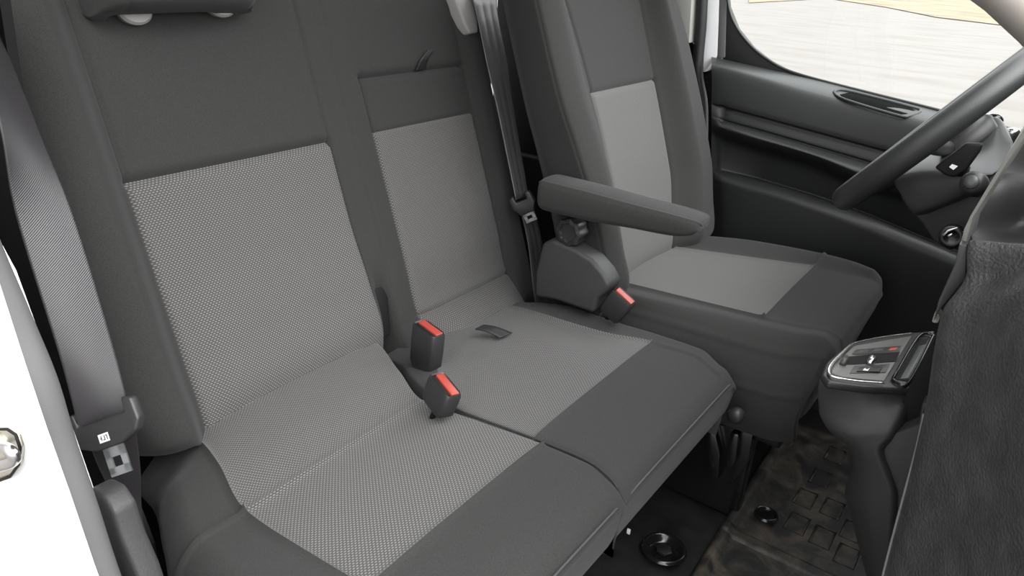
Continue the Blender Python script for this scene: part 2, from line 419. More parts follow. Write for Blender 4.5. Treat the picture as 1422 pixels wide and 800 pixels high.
bm = box_bm((0.62, 0.03, 1.74), Matrix.Translation((-1.19, 2.02, 0.86)), 0.01)
tag(link('wall_right', bm, M_BLACK), kind='structure')
bm = box_bm((0.95, 0.03, 0.76), Matrix.Translation((-1.0, 1.985, 0.08)), 0.01)
tag(link('trim_6', bm, M_BLACK), kind='structure')
bm = prism([PZ(x, y, -0.60) for x, y in ((1040, 4), (1150, -2), (1230, 10), (1300, 24), (1400, 36), (1560, 60), (1560, 0), (1300, -14), (1040, -22))], (0, 0, 0.02))
tag(link('grass_verge', bm, mat('dry_grass', (0.215, 0.178, 0.118), 0.95, vary=(0.4, 0.35)), smooth=False), 'strip of dry yellow grass beyond the paved yard', 'grass', kind='stuff')

# ================================================================ PASSENGER BENCH
bench = thing('bench_seat', (-0.65, 0.8, 0.0), 'two-place dark and grey fabric passenger bench seat with folded middle table pad', 'seat')
# --- backrest, one net; rows bottom -> top (s), columns passenger side -> driver side (Y)
S = [-0.075, -0.045, -0.012, 0.018, 0.115, 0.22, 0.366, 0.463, 0.545, 0.61, 0.652, 0.672, 0.668]
# columns: Y and forward offset
colsY = [0.400, 0.372, 0.392, 0.440, 0.494, 0.56, 0.67, 0.78, 0.848, 0.866, 0.878, 0.900, 0.954, 1.03, 1.16, 1.239, 1.268, 1.295, 1.318, 1.305]
colsO = [-0.13, -0.050, 0.026, 0.050, 0.004, 0.000, -0.004, 0.000, 0.004, 0.004, 0.004, 0.006, 0.000, 0.002, 0.002, 0.000, 0.014, 0.016, -0.03, -0.12]
net_b = []
for r, s in enumerate(S):
    row = []
    for c, (y, o) in enumerate(zip(colsY, colsO)):
        if c <= 3 and s < 0.10: y = y + (0.10 - s) ** 1.5 * (0.75, 0.8, 0.75, 0.3)[c]
        off = o
        if r <= 2 and c <= 9: s_ = (-0.034, -0.036, -0.014)[r]
        else: s_ = s
        if r == 0: off = o - 0.085 if c <= 9 else o - 0.02
        elif r == 1: off = min(o, 0.02) - 0.030 if c <= 9 else o
        elif r == 2: off = o - 0.006 if c <= 9 else o
        if r in (3, 4) and 4 < c < 9: off = o + 0.008
        if 12 <= c <= 15 and r <= 2: off = o + (0.070, 0.062, 0.034)[r] * (1 if c in (13, 14) else 0.45)      # lumbar pad rolls forward towards the seat
        if c in (9, 10) and s < 0.11: off = -0.06 if c == 9 else -0.058  # recess for the hinge cover
        if r >= 9 and c > 0: off -= (0.002, 0.022, 0.07, 0.14)[r - 9]
        ss = s_ + ((0.034, 0.032, 0.020)[r] if (c <= 3 and r <= 2) else 0)
        if r >= 10 and (c <= 1 or c >= 18): ss = s - 0.03
        row.append(bb(ss, y, off))
    net_b.append(row)
g = [('c', 4, 0, 10, 0.006, 0.003), ('c', 8, 1, 10, 0.005, 0.003), ('r', 6, 4, 8, 0.010, 0.006),
     ('c', 11, 2, 10, 0.0025, 0.002), ('c', 12, 0, 7, 0.008, 0.0035), ('c', 15, 0, 7, 0.008, 0.0035), ('r', 7, 12, 15, 0.012, 0.005),
     ('r', 6, 12, 15, 0.0035, 0.002), ('r', 3, 12, 15, 0.007, 0.0035), ('c', 15, 7, 10, 0.002, 0.002)]
BK = net(net_b, [('backrest', M_DARK, []), ('backrest_panel', M_GREY, [(1, 6, 4, 8)], 'light grey dotted fabric panel'),
                 ('folding_table_pad', M_FINE, [(3, 6, 12, 15)], 'grey dotted middle pad'), ('lumbar_pad', M_FINE, [(0, 3, 12, 15)], 'grey lower pad'),
                 ('pad_header', M_DARK, [(6, 7, 12, 15)], 'dark top band of the middle pad', 2)],
         bench, g, flip=True, back=bb(0.3, 0.85, -0.16))
# hinge cover of black plastic in the recess
bm = prism([PB(519, 378, -0.004), PB(538, 384, -0.004), PB(543, 465, -0.004), PB(527, 474, -0.004), PB(520, 440, -0.004)], BN * -0.05, 0.004)
link('hinge_cover', bm, M_BLACK, bench)
# pull strap of the middle table
a = smooth_path([PB(577, 97, 0.000), PB(584, 82, 0.014), PB(594, 69, 0.016)], 6); b_ = smooth_path([PB(590, 95, 0.000), PB(594, 82, 0.014), PB(602, 70, 0.016)], 6)
link('pull_strap', strap(a, b_, 0.0018, n=2, nc=4), M_STRAP, bench)
a = smooth_path([PZ(660, 458, 0.424), PZ(675, 461, 0.427), PZ(694, 470, 0.422)], 6); b_ = smooth_path([PZ(672, 452, 0.428), PZ(690, 455, 0.431), PZ(711, 463, 0.424)], 6)
link('pull_strap', strap(a, b_, 0.0022, n=2, nc=4), M_STRAP, bench)
# light grey belt guide on the shoulder
gp = [(628, -14), (655, -14), (661, 6), (664, 30), (665, 45), (653, 47), (646, 34)]
bm = prism([PB(x, y, 0.024) for x, y in gp], BN * -0.04, 0.005, 3)
link('belt_guide', bm, M_GUIDE, bench, label='pale grey plastic belt guide')
# headrest
hr_rows = []
for (s, o0, o1) in ((0.576, -0.01, 0.050), (0.582, -0.02, 0.068), (0.612, -0.04, 0.085), (0.72, -0.04, 0.085), (0.78, -0.035, 0.07), (0.80, -0.02, 0.03)):
    y0, y1 = 0.512, 0.745
    hr_rows.append([bb(s, y0 + 0.03, o0 - 0.02), bb(s, y0 - 0.004, o0 + 0.03), bb(s, y0 + 0.01, o1 - 0.012), bb(s, y0 + 0.03, o1), bb(s, (y0 + y1) / 2, o1 + 0.01), bb(s, y1 - 0.03, o1), bb(s, y1 - 0.01, o1 - 0.012), bb(s, y1 + 0.004, o0 + 0.03), bb(s, y1 - 0.03, o0 - 0.02)])
top = [bb(0.80, 0.64, 0.02)] * 9; bot = [bb(0.578, 0.53 + 0.02 * i, 0.02) for i in range(9)]
hr_ctrl = [bot] + hr_rows
HD = net(hr_ctrl, [('headrest', M_DARK, [])], bench, [('c', 3, 1, 5, 0.002, 0.002), ('c', 6, 1, 5, 0.002, 0.002)], flip=True, back=bb(0.75, 0.64, -0.05))[0]
for (gx, gy) in ((186, 16), (306, 7)):
    p = PB(gx, gy, 0.008); M4 = frame(p, (0, 1, 0), BU)
    bm = lathe([(0.012, -0.02), (0.0175, -0.004), (0.0185, 0.003), (0.016, 0.007), (0.010, 0.008)], M4 @ Matrix.Diagonal((1.3, 1.0, 1, 1)), 28)
    gd = link('headrest_guide', bm, M_GUIDE, bench, auto=40, label='pale grey headrest post guide')
    bm = tube([bb(0.57, p[1], -0.012), bb(0.62, p[1], -0.008)], 0.006, 12); link('headrest_post', bm, M_METAL, gd)

# --- near seat cushion
def cu(x, y, off=0.0): return (x, y, 0.40 + (x + 0.855) * math.tan(math.radians(3.2)) + off)
ys0 = [('lo',), ('side',), ('ridge',), ('seam',)]
nc_rows = []
#   x rear->front,   outer silhouette Y, ridge, seam Y, split Y, dz
for (x, yo, yr, yl, ysp, dz) in ((-0.90, 0.405, 0.42, 0.470, 0.845, 0.010), (-0.855, 0.400, 0.42, 0.472, 0.835, 0.012), (-0.76, 0.362, 0.385, 0.448, 0.790, 0.008),
                                 (-0.668, 0.325, 0.352, 0.420, 0.755, -0.004), (-0.56, 0.318, 0.345, 0.414, 0.757, 0.0), (-0.452, 0.318, 0.345, 0.416, 0.764, 0.0),
                                 (-0.38, 0.318, 0.345, 0.42, 0.765, -0.002), (-0.335, 0.322, 0.348, 0.42, 0.757, -0.012)):
    rr = [(x, yo + 0.03, 0.27), (x, yo - 0.004, 0.33), (x, yo, 0.375 + dz), cu(x, yr + 0.01, dz + 0.002), cu(x, yl, dz), cu(x, yl + 0.12, dz + 0.003), cu(x, ysp - 0.10, dz + 0.003), cu(x, ysp - 0.012, dz), cu(x, ysp, dz - 0.005), (x, ysp + 0.002, 0.33), (x, ysp + 0.002, 0.29)]
    if x < -0.8: rr[2] = (rr[2][0], rr[2][1], rr[2][2] - 0.045); rr[3] = (rr[3][0], rr[3][1], rr[3][2] - 0.045); rr[4] = (rr[4][0], rr[4][1], rr[4][2] - 0.012)
    nc_rows.append(rr)
def front_rows(rows, spec, yshr):
    base = rows[-1]; out = []
    for (x, z, k) in spec:
        r = []
        for j, p in enumerate(base):
            q = np.array(p, float); e = 1.0 if 2 <= j <= len(base) - 3 else 0.0
            q[0] = x - (0.0 if e else yshr); q[2] = min(q[2], z) if not e else z + (q[2] - base[5][2]) * k
            r.append(tuple(q))
        out.append(r)
    return out
nc_rows += front_rows(nc_rows, ((-0.322, 0.410, 1.0), (-0.314, 0.392, 0.5), (-0.321, 0.335, 0.2), (-0.342, 0.285, 0.0), (-0.45, 0.262, 0.0)), 0.006)
g = [('c', 4, 0, 8, 0.006, 0.003), ('r', 3, 4, 8, 0.003, 0.004), ('r', 5, 4, 8, 0.0045, 0.003), ('r', 9, 2, 9, 0.0035, 0.0022), ('r', 3, 2, 4, 0.005, 0.003)]
NC = net(nc_rows, [('cushion', M_DARK, []), ('cushion_panel', M_GREY, [(0, 5, 4, 8)], 'light grey dotted fabric panel')],
         bench, g, flip=True, back=(-0.62, 0.56, 0.24))
# --- middle seat cushion
mc_rows = []
for (x, yo, yl, yr, ye, dz) in ((-0.86, 0.86, 0.935, 1.150, 1.200, -0.026), (-0.80, 0.845, 0.915, 1.150, 1.200, -0.018), (-0.745, 0.808, 0.868, 1.135, 1.204, -0.006), (-0.66, 0.770, 0.790, 1.118, 1.206, 0.004),
                                (-0.56, 0.762, 0.769, 1.126, 1.206, 0.0), (-0.468, 0.768, 0.775, 1.146, 1.204, 0.0), (-0.39, 0.770, 0.777, 1.150, 1.20, -0.002), (-0.335, 0.762, 0.769, 1.13, 1.175, -0.012)):
    mc_rows.append([(x, yo + 0.002, 0.29), (x, yo + 0.001, 0.34), cu(x, yo - 0.004, dz - 0.006), cu(x, yl, dz), cu(x, yl + 0.10, dz + 0.003), cu(x, yr - 0.10, dz + 0.003), cu(x, yr, dz),
                    cu(x, ye - 0.016, dz - 0.002), (x, ye, 0.385 + dz), (x, ye + 0.002, 0.34), (x, ye - 0.02, 0.28)])
mc_rows += front_rows(mc_rows, ((-0.322, 0.410, 1.0), (-0.314, 0.392, 0.5), (-0.321, 0.335, 0.2), (-0.342, 0.285, 0.0), (-0.45, 0.262, 0.0)), 0.010)
g = [('c', 6, 0, 7, 0.004, 0.003), ('r', 5, 2, 6, 0.0045, 0.003), ('r', 9, 2, 9, 0.0035, 0.0022)]
MC = net(mc_rows, [('cushion', M_DARK, []), ('cushion_panel', M_FINE, [(0, 3, 3, 6), (3, 5, 1, 6)], 'grey dotted fabric panel')],
         bench, g, flip=True, back=(-0.6, 1.0, 0.24))
# piping threads along the front seams
def thread(pts, r, parent, name='piping', M=M_PIPE): return link(name, tube(smooth_path(pts, 6), r, 8), M, parent)
thread([cu(x, y, z) for x, y, z in ((-0.66, 0.764, 0), (-0.60, 0.757, 0), (-0.56, 0.758, 0), (-0.452, 0.765, -0.001), (-0.38, 0.766, -0.003), (-0.342, 0.760, -0.010), (-0.326, 0.757, -0.020))], 0.0018, bench, M=M_CORD)
thread([(-0.330, 0.330, 0.350), (-0.318, 0.350, 0.378), (-0.3135, 0.42, 0.398), (-0.3128, 0.56, 0.402), (-0.3128, 0.70, 0.401), (-0.3145, 0.735, 0.396), (-0.320, 0.752, 0.378), (-0.326, 0.756, 0.34)], 0.0016, bench)
thread([(-0.326, 0.764, 0.34), (-0.320, 0.768, 0.378), (-0.3145, 0.785, 0.397), (-0.3128, 0.90, 0.402), (-0.3128, 1.05, 0.402), (-0.3135, 1.12, 0.400), (-0.3175, 1.155, 0.390), (-0.330, 1.176, 0.36)], 0.0016, bench)
# steel base of the bench
bm = bmesh.new()
for y in (0.42, 0.74, 1.08):
    prism([(-0.82, y, 0.0), (-0.74, y, 0.0), (-0.60, y, 0.24), (-0.46, y, 0.24), (-0.46, y, 0.285), (-0.86, y, 0.285)], (0, 0.04, 0), 0.004, bm=bm)
box_bm((0.30, 0.72, 0.02), Matrix.Translation((-0.62, 0.77, 0.275)), 0.003, bm=bm)
link('seat_base', bm, M_BLACK, bench, auto=30)

# ================================================================ DRIVER SEAT
drv = thing('car_seat', (-0.45, 1.46, 0.0), 'dark fabric driver seat with plain grey centre, inner armrest and recline knob', 'seat')
DS = [-0.08, -0.04, 0.01, 0.08, 0.18, 0.30, 0.385, 0.46, 0.54, 0.64, 0.68]
#   near back, near side, seam, bolster, panelL, mid, panelR, far bolster, far ridge, far side, far back
DY = {0.0: (1.230, 1.205, 1.200, 1.235, 1.305, 1.42, 1.562, 1.625, 1.690, 1.705, 1.680),
      0.2: (1.235, 1.195, 1.188, 1.235, 1.345, 1.47, 1.618, 1.685, 1.742, 1.765, 1.730),
      0.4: (1.220, 1.165, 1.148, 1.195, 1.325, 1.46, 1.610, 1.665, 1.722, 1.745, 1.710),
      0.7: (1.215, 1.160, 1.130, 1.175, 1.265, 1.42, 1.590, 1.600, 1.640, 1.660, 1.640)}
DO = [-0.085, -0.03, 0.042, 0.060, 0.004, -0.004, 0.004, 0.052, 0.052, -0.01, -0.085]
kk = np.array(sorted(DY)); VV = np.array([DY[q] for q in sorted(DY)])
dn = []
for r, s in enumerate(DS):
    yv = pchip(kk, VV, np.array([min(max(s, 0.0), 0.7)]))[0]; row = []
    for c in range(11):
        o = DO[c]
        if r == 0: o -= 0.09
        if r == 1: o = min(o, 0.03) - 0.03
        row.append(db(s, yv[c], o))
    dn.append(row)
g = [('c', 2, 1, 10, 0.003, 0.002), ('c', 4, 0, 10, 0.005, 0.003), ('c', 6, 0, 10, 0.005, 0.003), ('r', 6, 4, 6, 0.006, 0.004)]
net(dn, [('backrest', M_DARK, []), ('backrest_panel', M_PLAIN, [(0, 6, 4, 6)], 'plain light grey fabric panel')], drv, g, flip=True, back=db(0.3, 1.43, -0.16))
# cushion
dr_rows = []
def dz(x): return 0.445 + (x + 0.6) * 0.05
for (x, near, seam, pl, pr, far) in ((-0.68, 1.22, 1.235, 1.27, 1.56, 1.68), (-0.60, 1.218, 1.25, 1.30, 1.58, 1.70), (-0.48, 1.216, 1.26, 1.305, 1.61, 1.74), (-0.36, 1.214, 1.27, 1.31, 1.64, 1.75),
                                     (-0.325, 1.214, 1.27, 1.312, 1.65, 1.75), (-0.26, 1.22, 1.275, 1.32, 1.65, 1.74), (-0.215, 1.245, 1.29, 1.33, 1.65, 1.72)):
    z = dz(x)
    dr_rows.append([(x, near + 0.03, 0.25), (x, near + 0.002, 0.30), (x, near - 0.008, 0.365), (x, near + 0.012, z - 0.022), (x, seam - 0.008, z + 0.008), (x, pl, z), (x, (pl + pr) / 2, z + 0.002),
                    (x, pr, z), (x, far - 0.045, z + 0.014), (x, far, z - 0.012), (x, far, 0.30)])
base = dr_rows[-1]
for (x, zt, side) in ((-0.188, 0.455, 0.006), (-0.182, 0.430, 0.012), (-0.195, 0.36, 0.02), (-0.215, 0.29, 0.03), (-0.29, 0.25, 0.03)):
    r = []
    for j, p in enumerate(base):
        q = list(p); q[0] = x - (0.03 if j <= 1 or j == 10 else (0.022 if j == 2 else (0.010 if j in (3, 9) else 0)))
        q[2] = min(q[2], zt - (0.0 if 4 <= j <= 8 else 0.008))
        q[1] += side if j <= 4 else (-side if j >= 8 else 0)
        r.append(tuple(q))
    dr_rows.append(r)
g = [('c', 3, 1, 9, 0.0025, 0.002), ('c', 5, 0, 4, 0.005, 0.003), ('c', 7, 0, 4, 0.004, 0.003), ('r', 4, 5, 9, 0.004, 0.003), ('r', 8, 3, 9, 0.003, 0.002), ('c', 5, 4, 8, 0.003, 0.003), ('c', 2, 1, 6, 0.002, 0.0025)]
net(dr_rows, [('cushion', M_DARK, []), ('cushion_panel', M_PLAIN, [(0, 4, 5, 7)], 'plain light grey fabric panel')], drv, g, flip=True, back=(-0.45, 1.46, 0.22))
# armrest
ay = 1.115
A0 = np.array(PY(745, 268, ay)); A1 = np.array(PY(968, 320, ay)); ax = A1 - A0; L = np.linalg.norm(ax)
n_ax = ax / L; upv = np.cross(n_ax, (0, 1, 0)); upv *= np.sign(upv[2])
ctrl = []
for (t, hu, hl, wy) in ((-0.002, 0.001, 0.001, 0.001), (0.0, 0.014, 0.016, 0.022), (0.012, 0.025, 0.030, 0.032), (0.04, 0.029, 0.034, 0.036), (0.30, 0.027, 0.034, 0.037), (0.62, 0.021, 0.028, 0.035), (0.85, 0.018, 0.024, 0.034), (0.955, 0.015, 0.016, 0.031), (0.992, 0.012, 0.006, 0.026), (1.0, 0.006, 0.003, 0.018), (1.001, 0.001, 0.001, 0.001)):
    c0 = A0 + ax * t + np.array((0, 0.030, 0)); r = []
    for k in range(17):
        a = 2 * math.pi * k / 16; ca, sa = math.cos(a), math.sin(a)
        e = 0.62; px_ = math.copysign(abs(ca) ** e, ca) * wy; pz_ = math.copysign(abs(sa) ** e, sa) * (hu if sa > 0 else hl)
        r.append(tuple(c0 + np.array((0, 1, 0)) * px_ + upv * pz_))
    ctrl.append(r)
AR = net(ctrl, [('armrest', M_DARK, [])], drv, [('c', 6, 2, 9, 0.0022, 0.0018), ('c', 2, 2, 9, 0.0022, 0.0018)], flip=False, step=0.006)[0]
for v_end, rr in ((0, ctrl[0]), (1, ctrl[-1])):
    pass
bm = tube([PY(800, 290, 1.15), PY(800, 290, 1.21)], 0.016, 20); link('armrest_pivot', bm, M_SMOOTH, drv)
# recline knob
kp = PY(794, 321, 1.165); M4 = frame(kp, (1, 0, 0), (0, 0, 1))
M4 = M4 @ Matrix.Rotation(0, 4, 'X')
bm = lathe([(0.026, -0.016), (0.027, 0.008), (0.0255, 0.013), (0.019, 0.0150), (0.0165, 0.011), (0.008, 0.0105)], M4, 72, wob=lambda a: 0.06 * math.cos(8 * a))
link('recline_knob', bm, M_SMOOTH, drv, auto=45)
# plastic side cover over the hinge
cp = [(752, 338), (768, 333), (798, 346), (822, 361), (838, 380), (847, 397), (842, 406), (829, 416), (824, 436), (800, 428), (772, 418), (742, 413), (742, 380)]
bm = prism([PY(x, y, 1.150) for x, y in cp], (0, 0.05, 0), 0.009, 4); link('side_cover', bm, M_PLAS, drv, auto=50)
# slide lever with its bracket
bm = tube(smooth_path([PY(985, 585, 1.19), PY(1003, 581, 1.18), PY(1018, 577, 1.17)], 5), [0.010] * 10 + [0.012], 14)
lathe([(0.006, -0.012), (0.013, -0.009), (0.0135, 0.006), (0.009, 0.010)], frame(PY(1022, 577, 1.165), (1, 0, 0), (0, 0, 1)), 20, bm)
link('height_lever', bm, M_SMOOTH, drv, auto=50)
bm = bmesh.new()
bp = [(962, 585), (1010, 590), (1046, 600), (1040, 640), (1018, 672), (992, 676), (955, 660), (930, 640)]
prism([PY(x, y, 1.28) for x, y in bp], (0, 0.02, 0), 0.004, bm=bm)
prism([PY(x, y, 1.255) for x, y in ((978, 592), (992, 596), (1000, 632), (997, 668), (982, 664))], (0, 0.03, 0), 0.006, bm=bm)
prism([PY(x, y, 1.255) for x, y in ((1014, 600), (1026, 604), (1022, 640), (1010, 662), (1006, 630))], (0, 0.03, 0), 0.006, bm=bm)
box_bm((0.42, 0.34, 0.04), Matrix.Translation((-0.45, 1.47, 0.225)), 0.006, bm=bm)
box_bm((0.36, 0.03, 0.22), Matrix.Translation((-0.47, 1.32, 0.11)), 0.006, bm=bm)
box_bm((0.36, 0.03, 0.22), Matrix.Translation((-0.47, 1.66, 0.11)), 0.006, bm=bm)
link('seat_base', bm, M_GLOSS, drv, auto=40)

# ================================================================ BELTS AND BUCKLES
def latch(parent, o, xdir, ydir, label_on, w=0.068, tabl=0.030, hw=0.0125):
    """slotted plastic tongue; xdir across the webbing, ydir down towards the metal tab"""
    M4 = frame(o, xdir, ydir)
    if (M4.to_3x3() @ Vector((0, 0, 1))).dot(vnp(EYE - np.asarray(o))) < 0: M4 = frame(o, -np.asarray(xdir), ydir)
    bm = bmesh.new(); h = w / 2
    pts = [(-h, -0.020), (-h + 0.012, -0.024), (-h + 0.013, -0.008), (h - 0.013, -0.008), (h - 0.012, -0.024), (h, -0.020), (h + 0.001, 0.004), (h - 0.006, 0.014), (0.016, 0.022), (-0.016, 0.022), (-h + 0.006, 0.014), (-h - 0.001, 0.004)]
    prism([M4 @ Vector((x, y, -0.006)) for x, y in pts], M4.to_3x3() @ Vector((0, 0, 0.012)), 0.003, 3, bm)
    t = link('latch_tongue', bm, M_SMOOTH, parent, auto=50)
    bm = bmesh.new()
    # metal tab with a square hole: four bars
    for (x0, x1, y0, y1) in ((-hw, -hw + 0.007, 0.018, 0.018 + tabl), (hw - 0.007, hw, 0.018, 0.018 + tabl), (-hw, hw, 0.018, 0.018 + tabl * 0.45), (-hw, hw, 0.018 + tabl * 0.78, 0.020 + tabl)):
        prism([M4 @ Vector(p) for p in ((x0, y0, -0.001), (x1, y0, -0.001), (x1, y1, -0.001), (x0, y1, -0.001))], M4.to_3x3() @ Vector((0, 0, 0.002)), 0, bm=bm)
    link('metal_tab', bm, M_METAL, t, smooth=False, label='bright steel tab')
    if label_on:
        bm = prism([M4 @ Vector(p) for p in ((-0.004, 0.006, 0.0062), (0.008, 0.006, 0.0062), (0.008, 0.015, 0.0062), (-0.004, 0.015, 0.0062))], M4.to_3x3() @ Vector((0, 0, 0.0004)))
        lb = link('tongue_label', bm, M_LABEL, t, smooth=False, label='small white sticker')
        bm = bmesh.new()
        for (x0, x1, y0, y1) in ((-0.0025, -0.0018, .008, .013), (-0.0025, -0.0005, .008, .0088), (0.0005, 0.0012, .008, .013), (0.0005, 0.003, .0122, .013), (0.0042, 0.0049, .008, .013), (0.0042, 0.0065, .0102, .011)):
            prism([M4 @ Vector(p) for p in ((x0, y0, 0.0066), (x1, y0, 0.0066), (x1, y1, 0.0066), (x0, y1, 0.0066))], M4.to_3x3() @ Vector((0, 0, 0.0003)), bm=bm)
        link('label_print', bm, M_BLACK, lb, smooth=False)
    return t
# outer belt, from the shoulder loop above the window down to the sill
sb = thing('seat_belt', tuple(PY(175, 690, 0.335)), 'black seat belt hanging beside the outer passenger seat with a stickered slotted tongue', 'seat belt')
Lp = [PY(-70, -140, 0.30), PY(-40, 20, 0.295), PY(0, 180, 0.290), PY(22, 300, 0.285), PY(84, 500, 0.280), PY(112, 608, 0.278)]
Rp = [PY(-70, -180, 0.36), PY(-14, 10, 0.350), PY(52, 180, 0.340), PY(101, 300, 0.335), PY(162, 500, 0.327), PY(181, 580, 0.322)]
link('webbing', strap(Lp, Rp, 0.0014, ribs=0, n=14, nc=24, bow=0.0015), M_WEB, sb)
Lp = [PY(122, 612, 0.285), PY(140, 655, 0.300), PY(166, 709, 0.31), PY(210, 810, 0.31), PY(235, 880, 0.31)]
Rp = [PY(187, 585, 0.328), PY(195, 650, 0.335), PY(199, 730, 0.335), PY(225, 800, 0.33), PY(248, 880, 0.33)]
link('webbing', strap(Lp, Rp, 0.0014, ribs=0, n=10, nc=24), M_WEB, sb)
o = np.array(PY(148, 592, 0.298)) ; a = np.array(PY(196, 572, 0.320)); b = np.array(PY(102, 606, 0.276)); o0 = o; yd = min((np.array(PY(165, 640, v)) - o0 for v in np.arange(0.22, 0.40, 0.002)), key=lambda q: abs(q @ (a - b)) / np.linalg.norm(q))
o = o + (EYE - o) * 0.012
latch(sb, o, a - b, yd, True, w=float(np.linalg.norm(a - b)) * 0.98, tabl=0.032, hw=0.0125)
# middle belt
mb = thing('seat_belt', tuple(PB(740, 300, 0.06)), 'black seat belt hanging between the bench backrest and the driver seat', 'seat belt')
Lp = [PB(648, -30, 0.0), PB(655, -4, 0.034), PB(662, 22, 0.040), PB(676, 90, 0.045), PB(690, 150, 0.05), PB(716, 278, 0.055)]
Rp = [PB(683, -30, 0.0), PB(689, -4, 0.034), PB(691, 22, 0.040), PB(704, 90, 0.045), PB(713, 150, 0.05), PB(733, 272, 0.055)]
link('webbing', strap(Lp, Rp, 0.0014, ribs=3, n=10, nc=24), M_WEB_GLARE, mb)
Lp = [PB(722, 290, 0.05), PB(733, 340, 0.04), PB(741, 410, 0.02), PB(748, 450, 0.0)]
Rp = [PB(740, 285, 0.05), PB(752, 335, 0.04), PB(765, 405, 0.02), PB(778, 450, 0.0)]
link('webbing', strap(Lp, Rp, 0.0014, ribs=3, n=8, nc=18), M_WEB_GLARE, mb)
o = np.array(PB(727, 283, 0.065)); latch(mb, o, np.array(PB(742, 275, 0.085)) - np.array(PB(712, 288, 0.04)), np.array(PB(734, 305, 0.065)) - o, False, w=0.050, tabl=0.022)

def buckle(label, top, down, side, w=0.038, d=0.024, h=0.075, grp=None, stalk=0.05, swap=1):
    """top centre, axis down, side = direction along the wide edge of the mouth"""
    M4 = frame(top, side, np.cross(vnp(down), vnp(side)))   # local x = side, z = -+down
    z = M4.to_3x3() @ Vector((0, 0, 1)); sgn = 1 if z.dot(vnp(down)) > 0 else -1
    R = M4.to_3x3()
    def Pt(x, y, q): return M4 @ Vector((x, y, q * sgn))
    t = thing('belt_buckle', tuple(Pt(0, 0, h)), label, 'buckle', grp)
    bm = bmesh.new(); secs = []
    # hollow-mouthed housing made of rings
    def ring(wx, wy, q, r=0.25):
        out = []
        for k in range(24):
            a = 2 * math.pi * k / 24; c, s = math.cos(a), math.sin(a); e = 0.35
            out.append(bm.verts.new(Pt(math.copysign(abs(c) ** e, c) * wx / 2, math.copysign(abs(s) ** e, s) * wy / 2, q)))
        return out
    rs = [ring(w * 0.86, d * 0.80, 0.006), ring(w * 0.86, d * 0.80, 0.0005), ring(w * 0.93, d * 0.9, -0.001), ring(w, d, 0.003), ring(w * 1.02, d * 1.02, h * 0.4), ring(w * 0.98, d * 0.97, h * 0.88), ring(w * 0.8, d * 0.85, h)]
    for A, B in zip(rs, rs[1:]):
        for k in range(24): bm.faces.new([A[k], A[(k + 1) % 24], B[(k + 1) % 24], B[k]])
    bm.faces.new(rs[0][::-1]); bm.faces.new(rs[-1]); bmesh.ops.recalc_face_normals(bm, faces=bm.faces)
    link('housing', bm, M_SMOOTH, t, auto=50)
    yc = -d * 0.12 * swap
    bm = bmesh.new(); b2 = box_bm((w * 0.82, d * 0.48, 0.007), M4 @ Matrix.Translation((0, yc, 0.0022 * sgn)), 0.0015); merge(bm, b2)
    link('release_button', bm, M_RED, t, auto=50, label='red release button')
    bm = box_bm((w * 0.80, d * 0.20, 0.004), M4 @ Matrix.Translation((0, -yc + d * 0.20 * (1 if yc < 0 else -1), 0.0012 * sgn)), 0.0008)
    link('slot', bm, M_BLACK, t, auto=50, label='dark tongue slot')
    bm = tube([Pt(0, 0, h * 0.96), Pt(0, 0, h + stalk)], 0.008, 12, sy=0.6); link('stalk', bm, M_BLACK, t)
    return t
buckle('tall black buckle with a red button standing upright between the two bench cushions', (-0.740, 0.842, 0.474), (-0.10, 0.0, -1.0), (1.0, -0.18, -0.10), w=0.060, d=0.030, h=0.082, stalk=0.03)
buckle('tilted buckle with a red mouth lying on the middle bench cushion', (-0.606, 0.728, 0.472), (-0.30, -0.10, -1.0), (1.0, -0.30, -0.27), w=0.056, d=0.030, h=0.045, stalk=0.02)
buckle('black buckle with a pale red button beside the driver seat cushion', PY(867, 412, 1.165), (-0.55, 0.10, -1.0), (1.0, 0.05, -0.55), w=0.048, d=0.028, h=0.055, stalk=0.01)

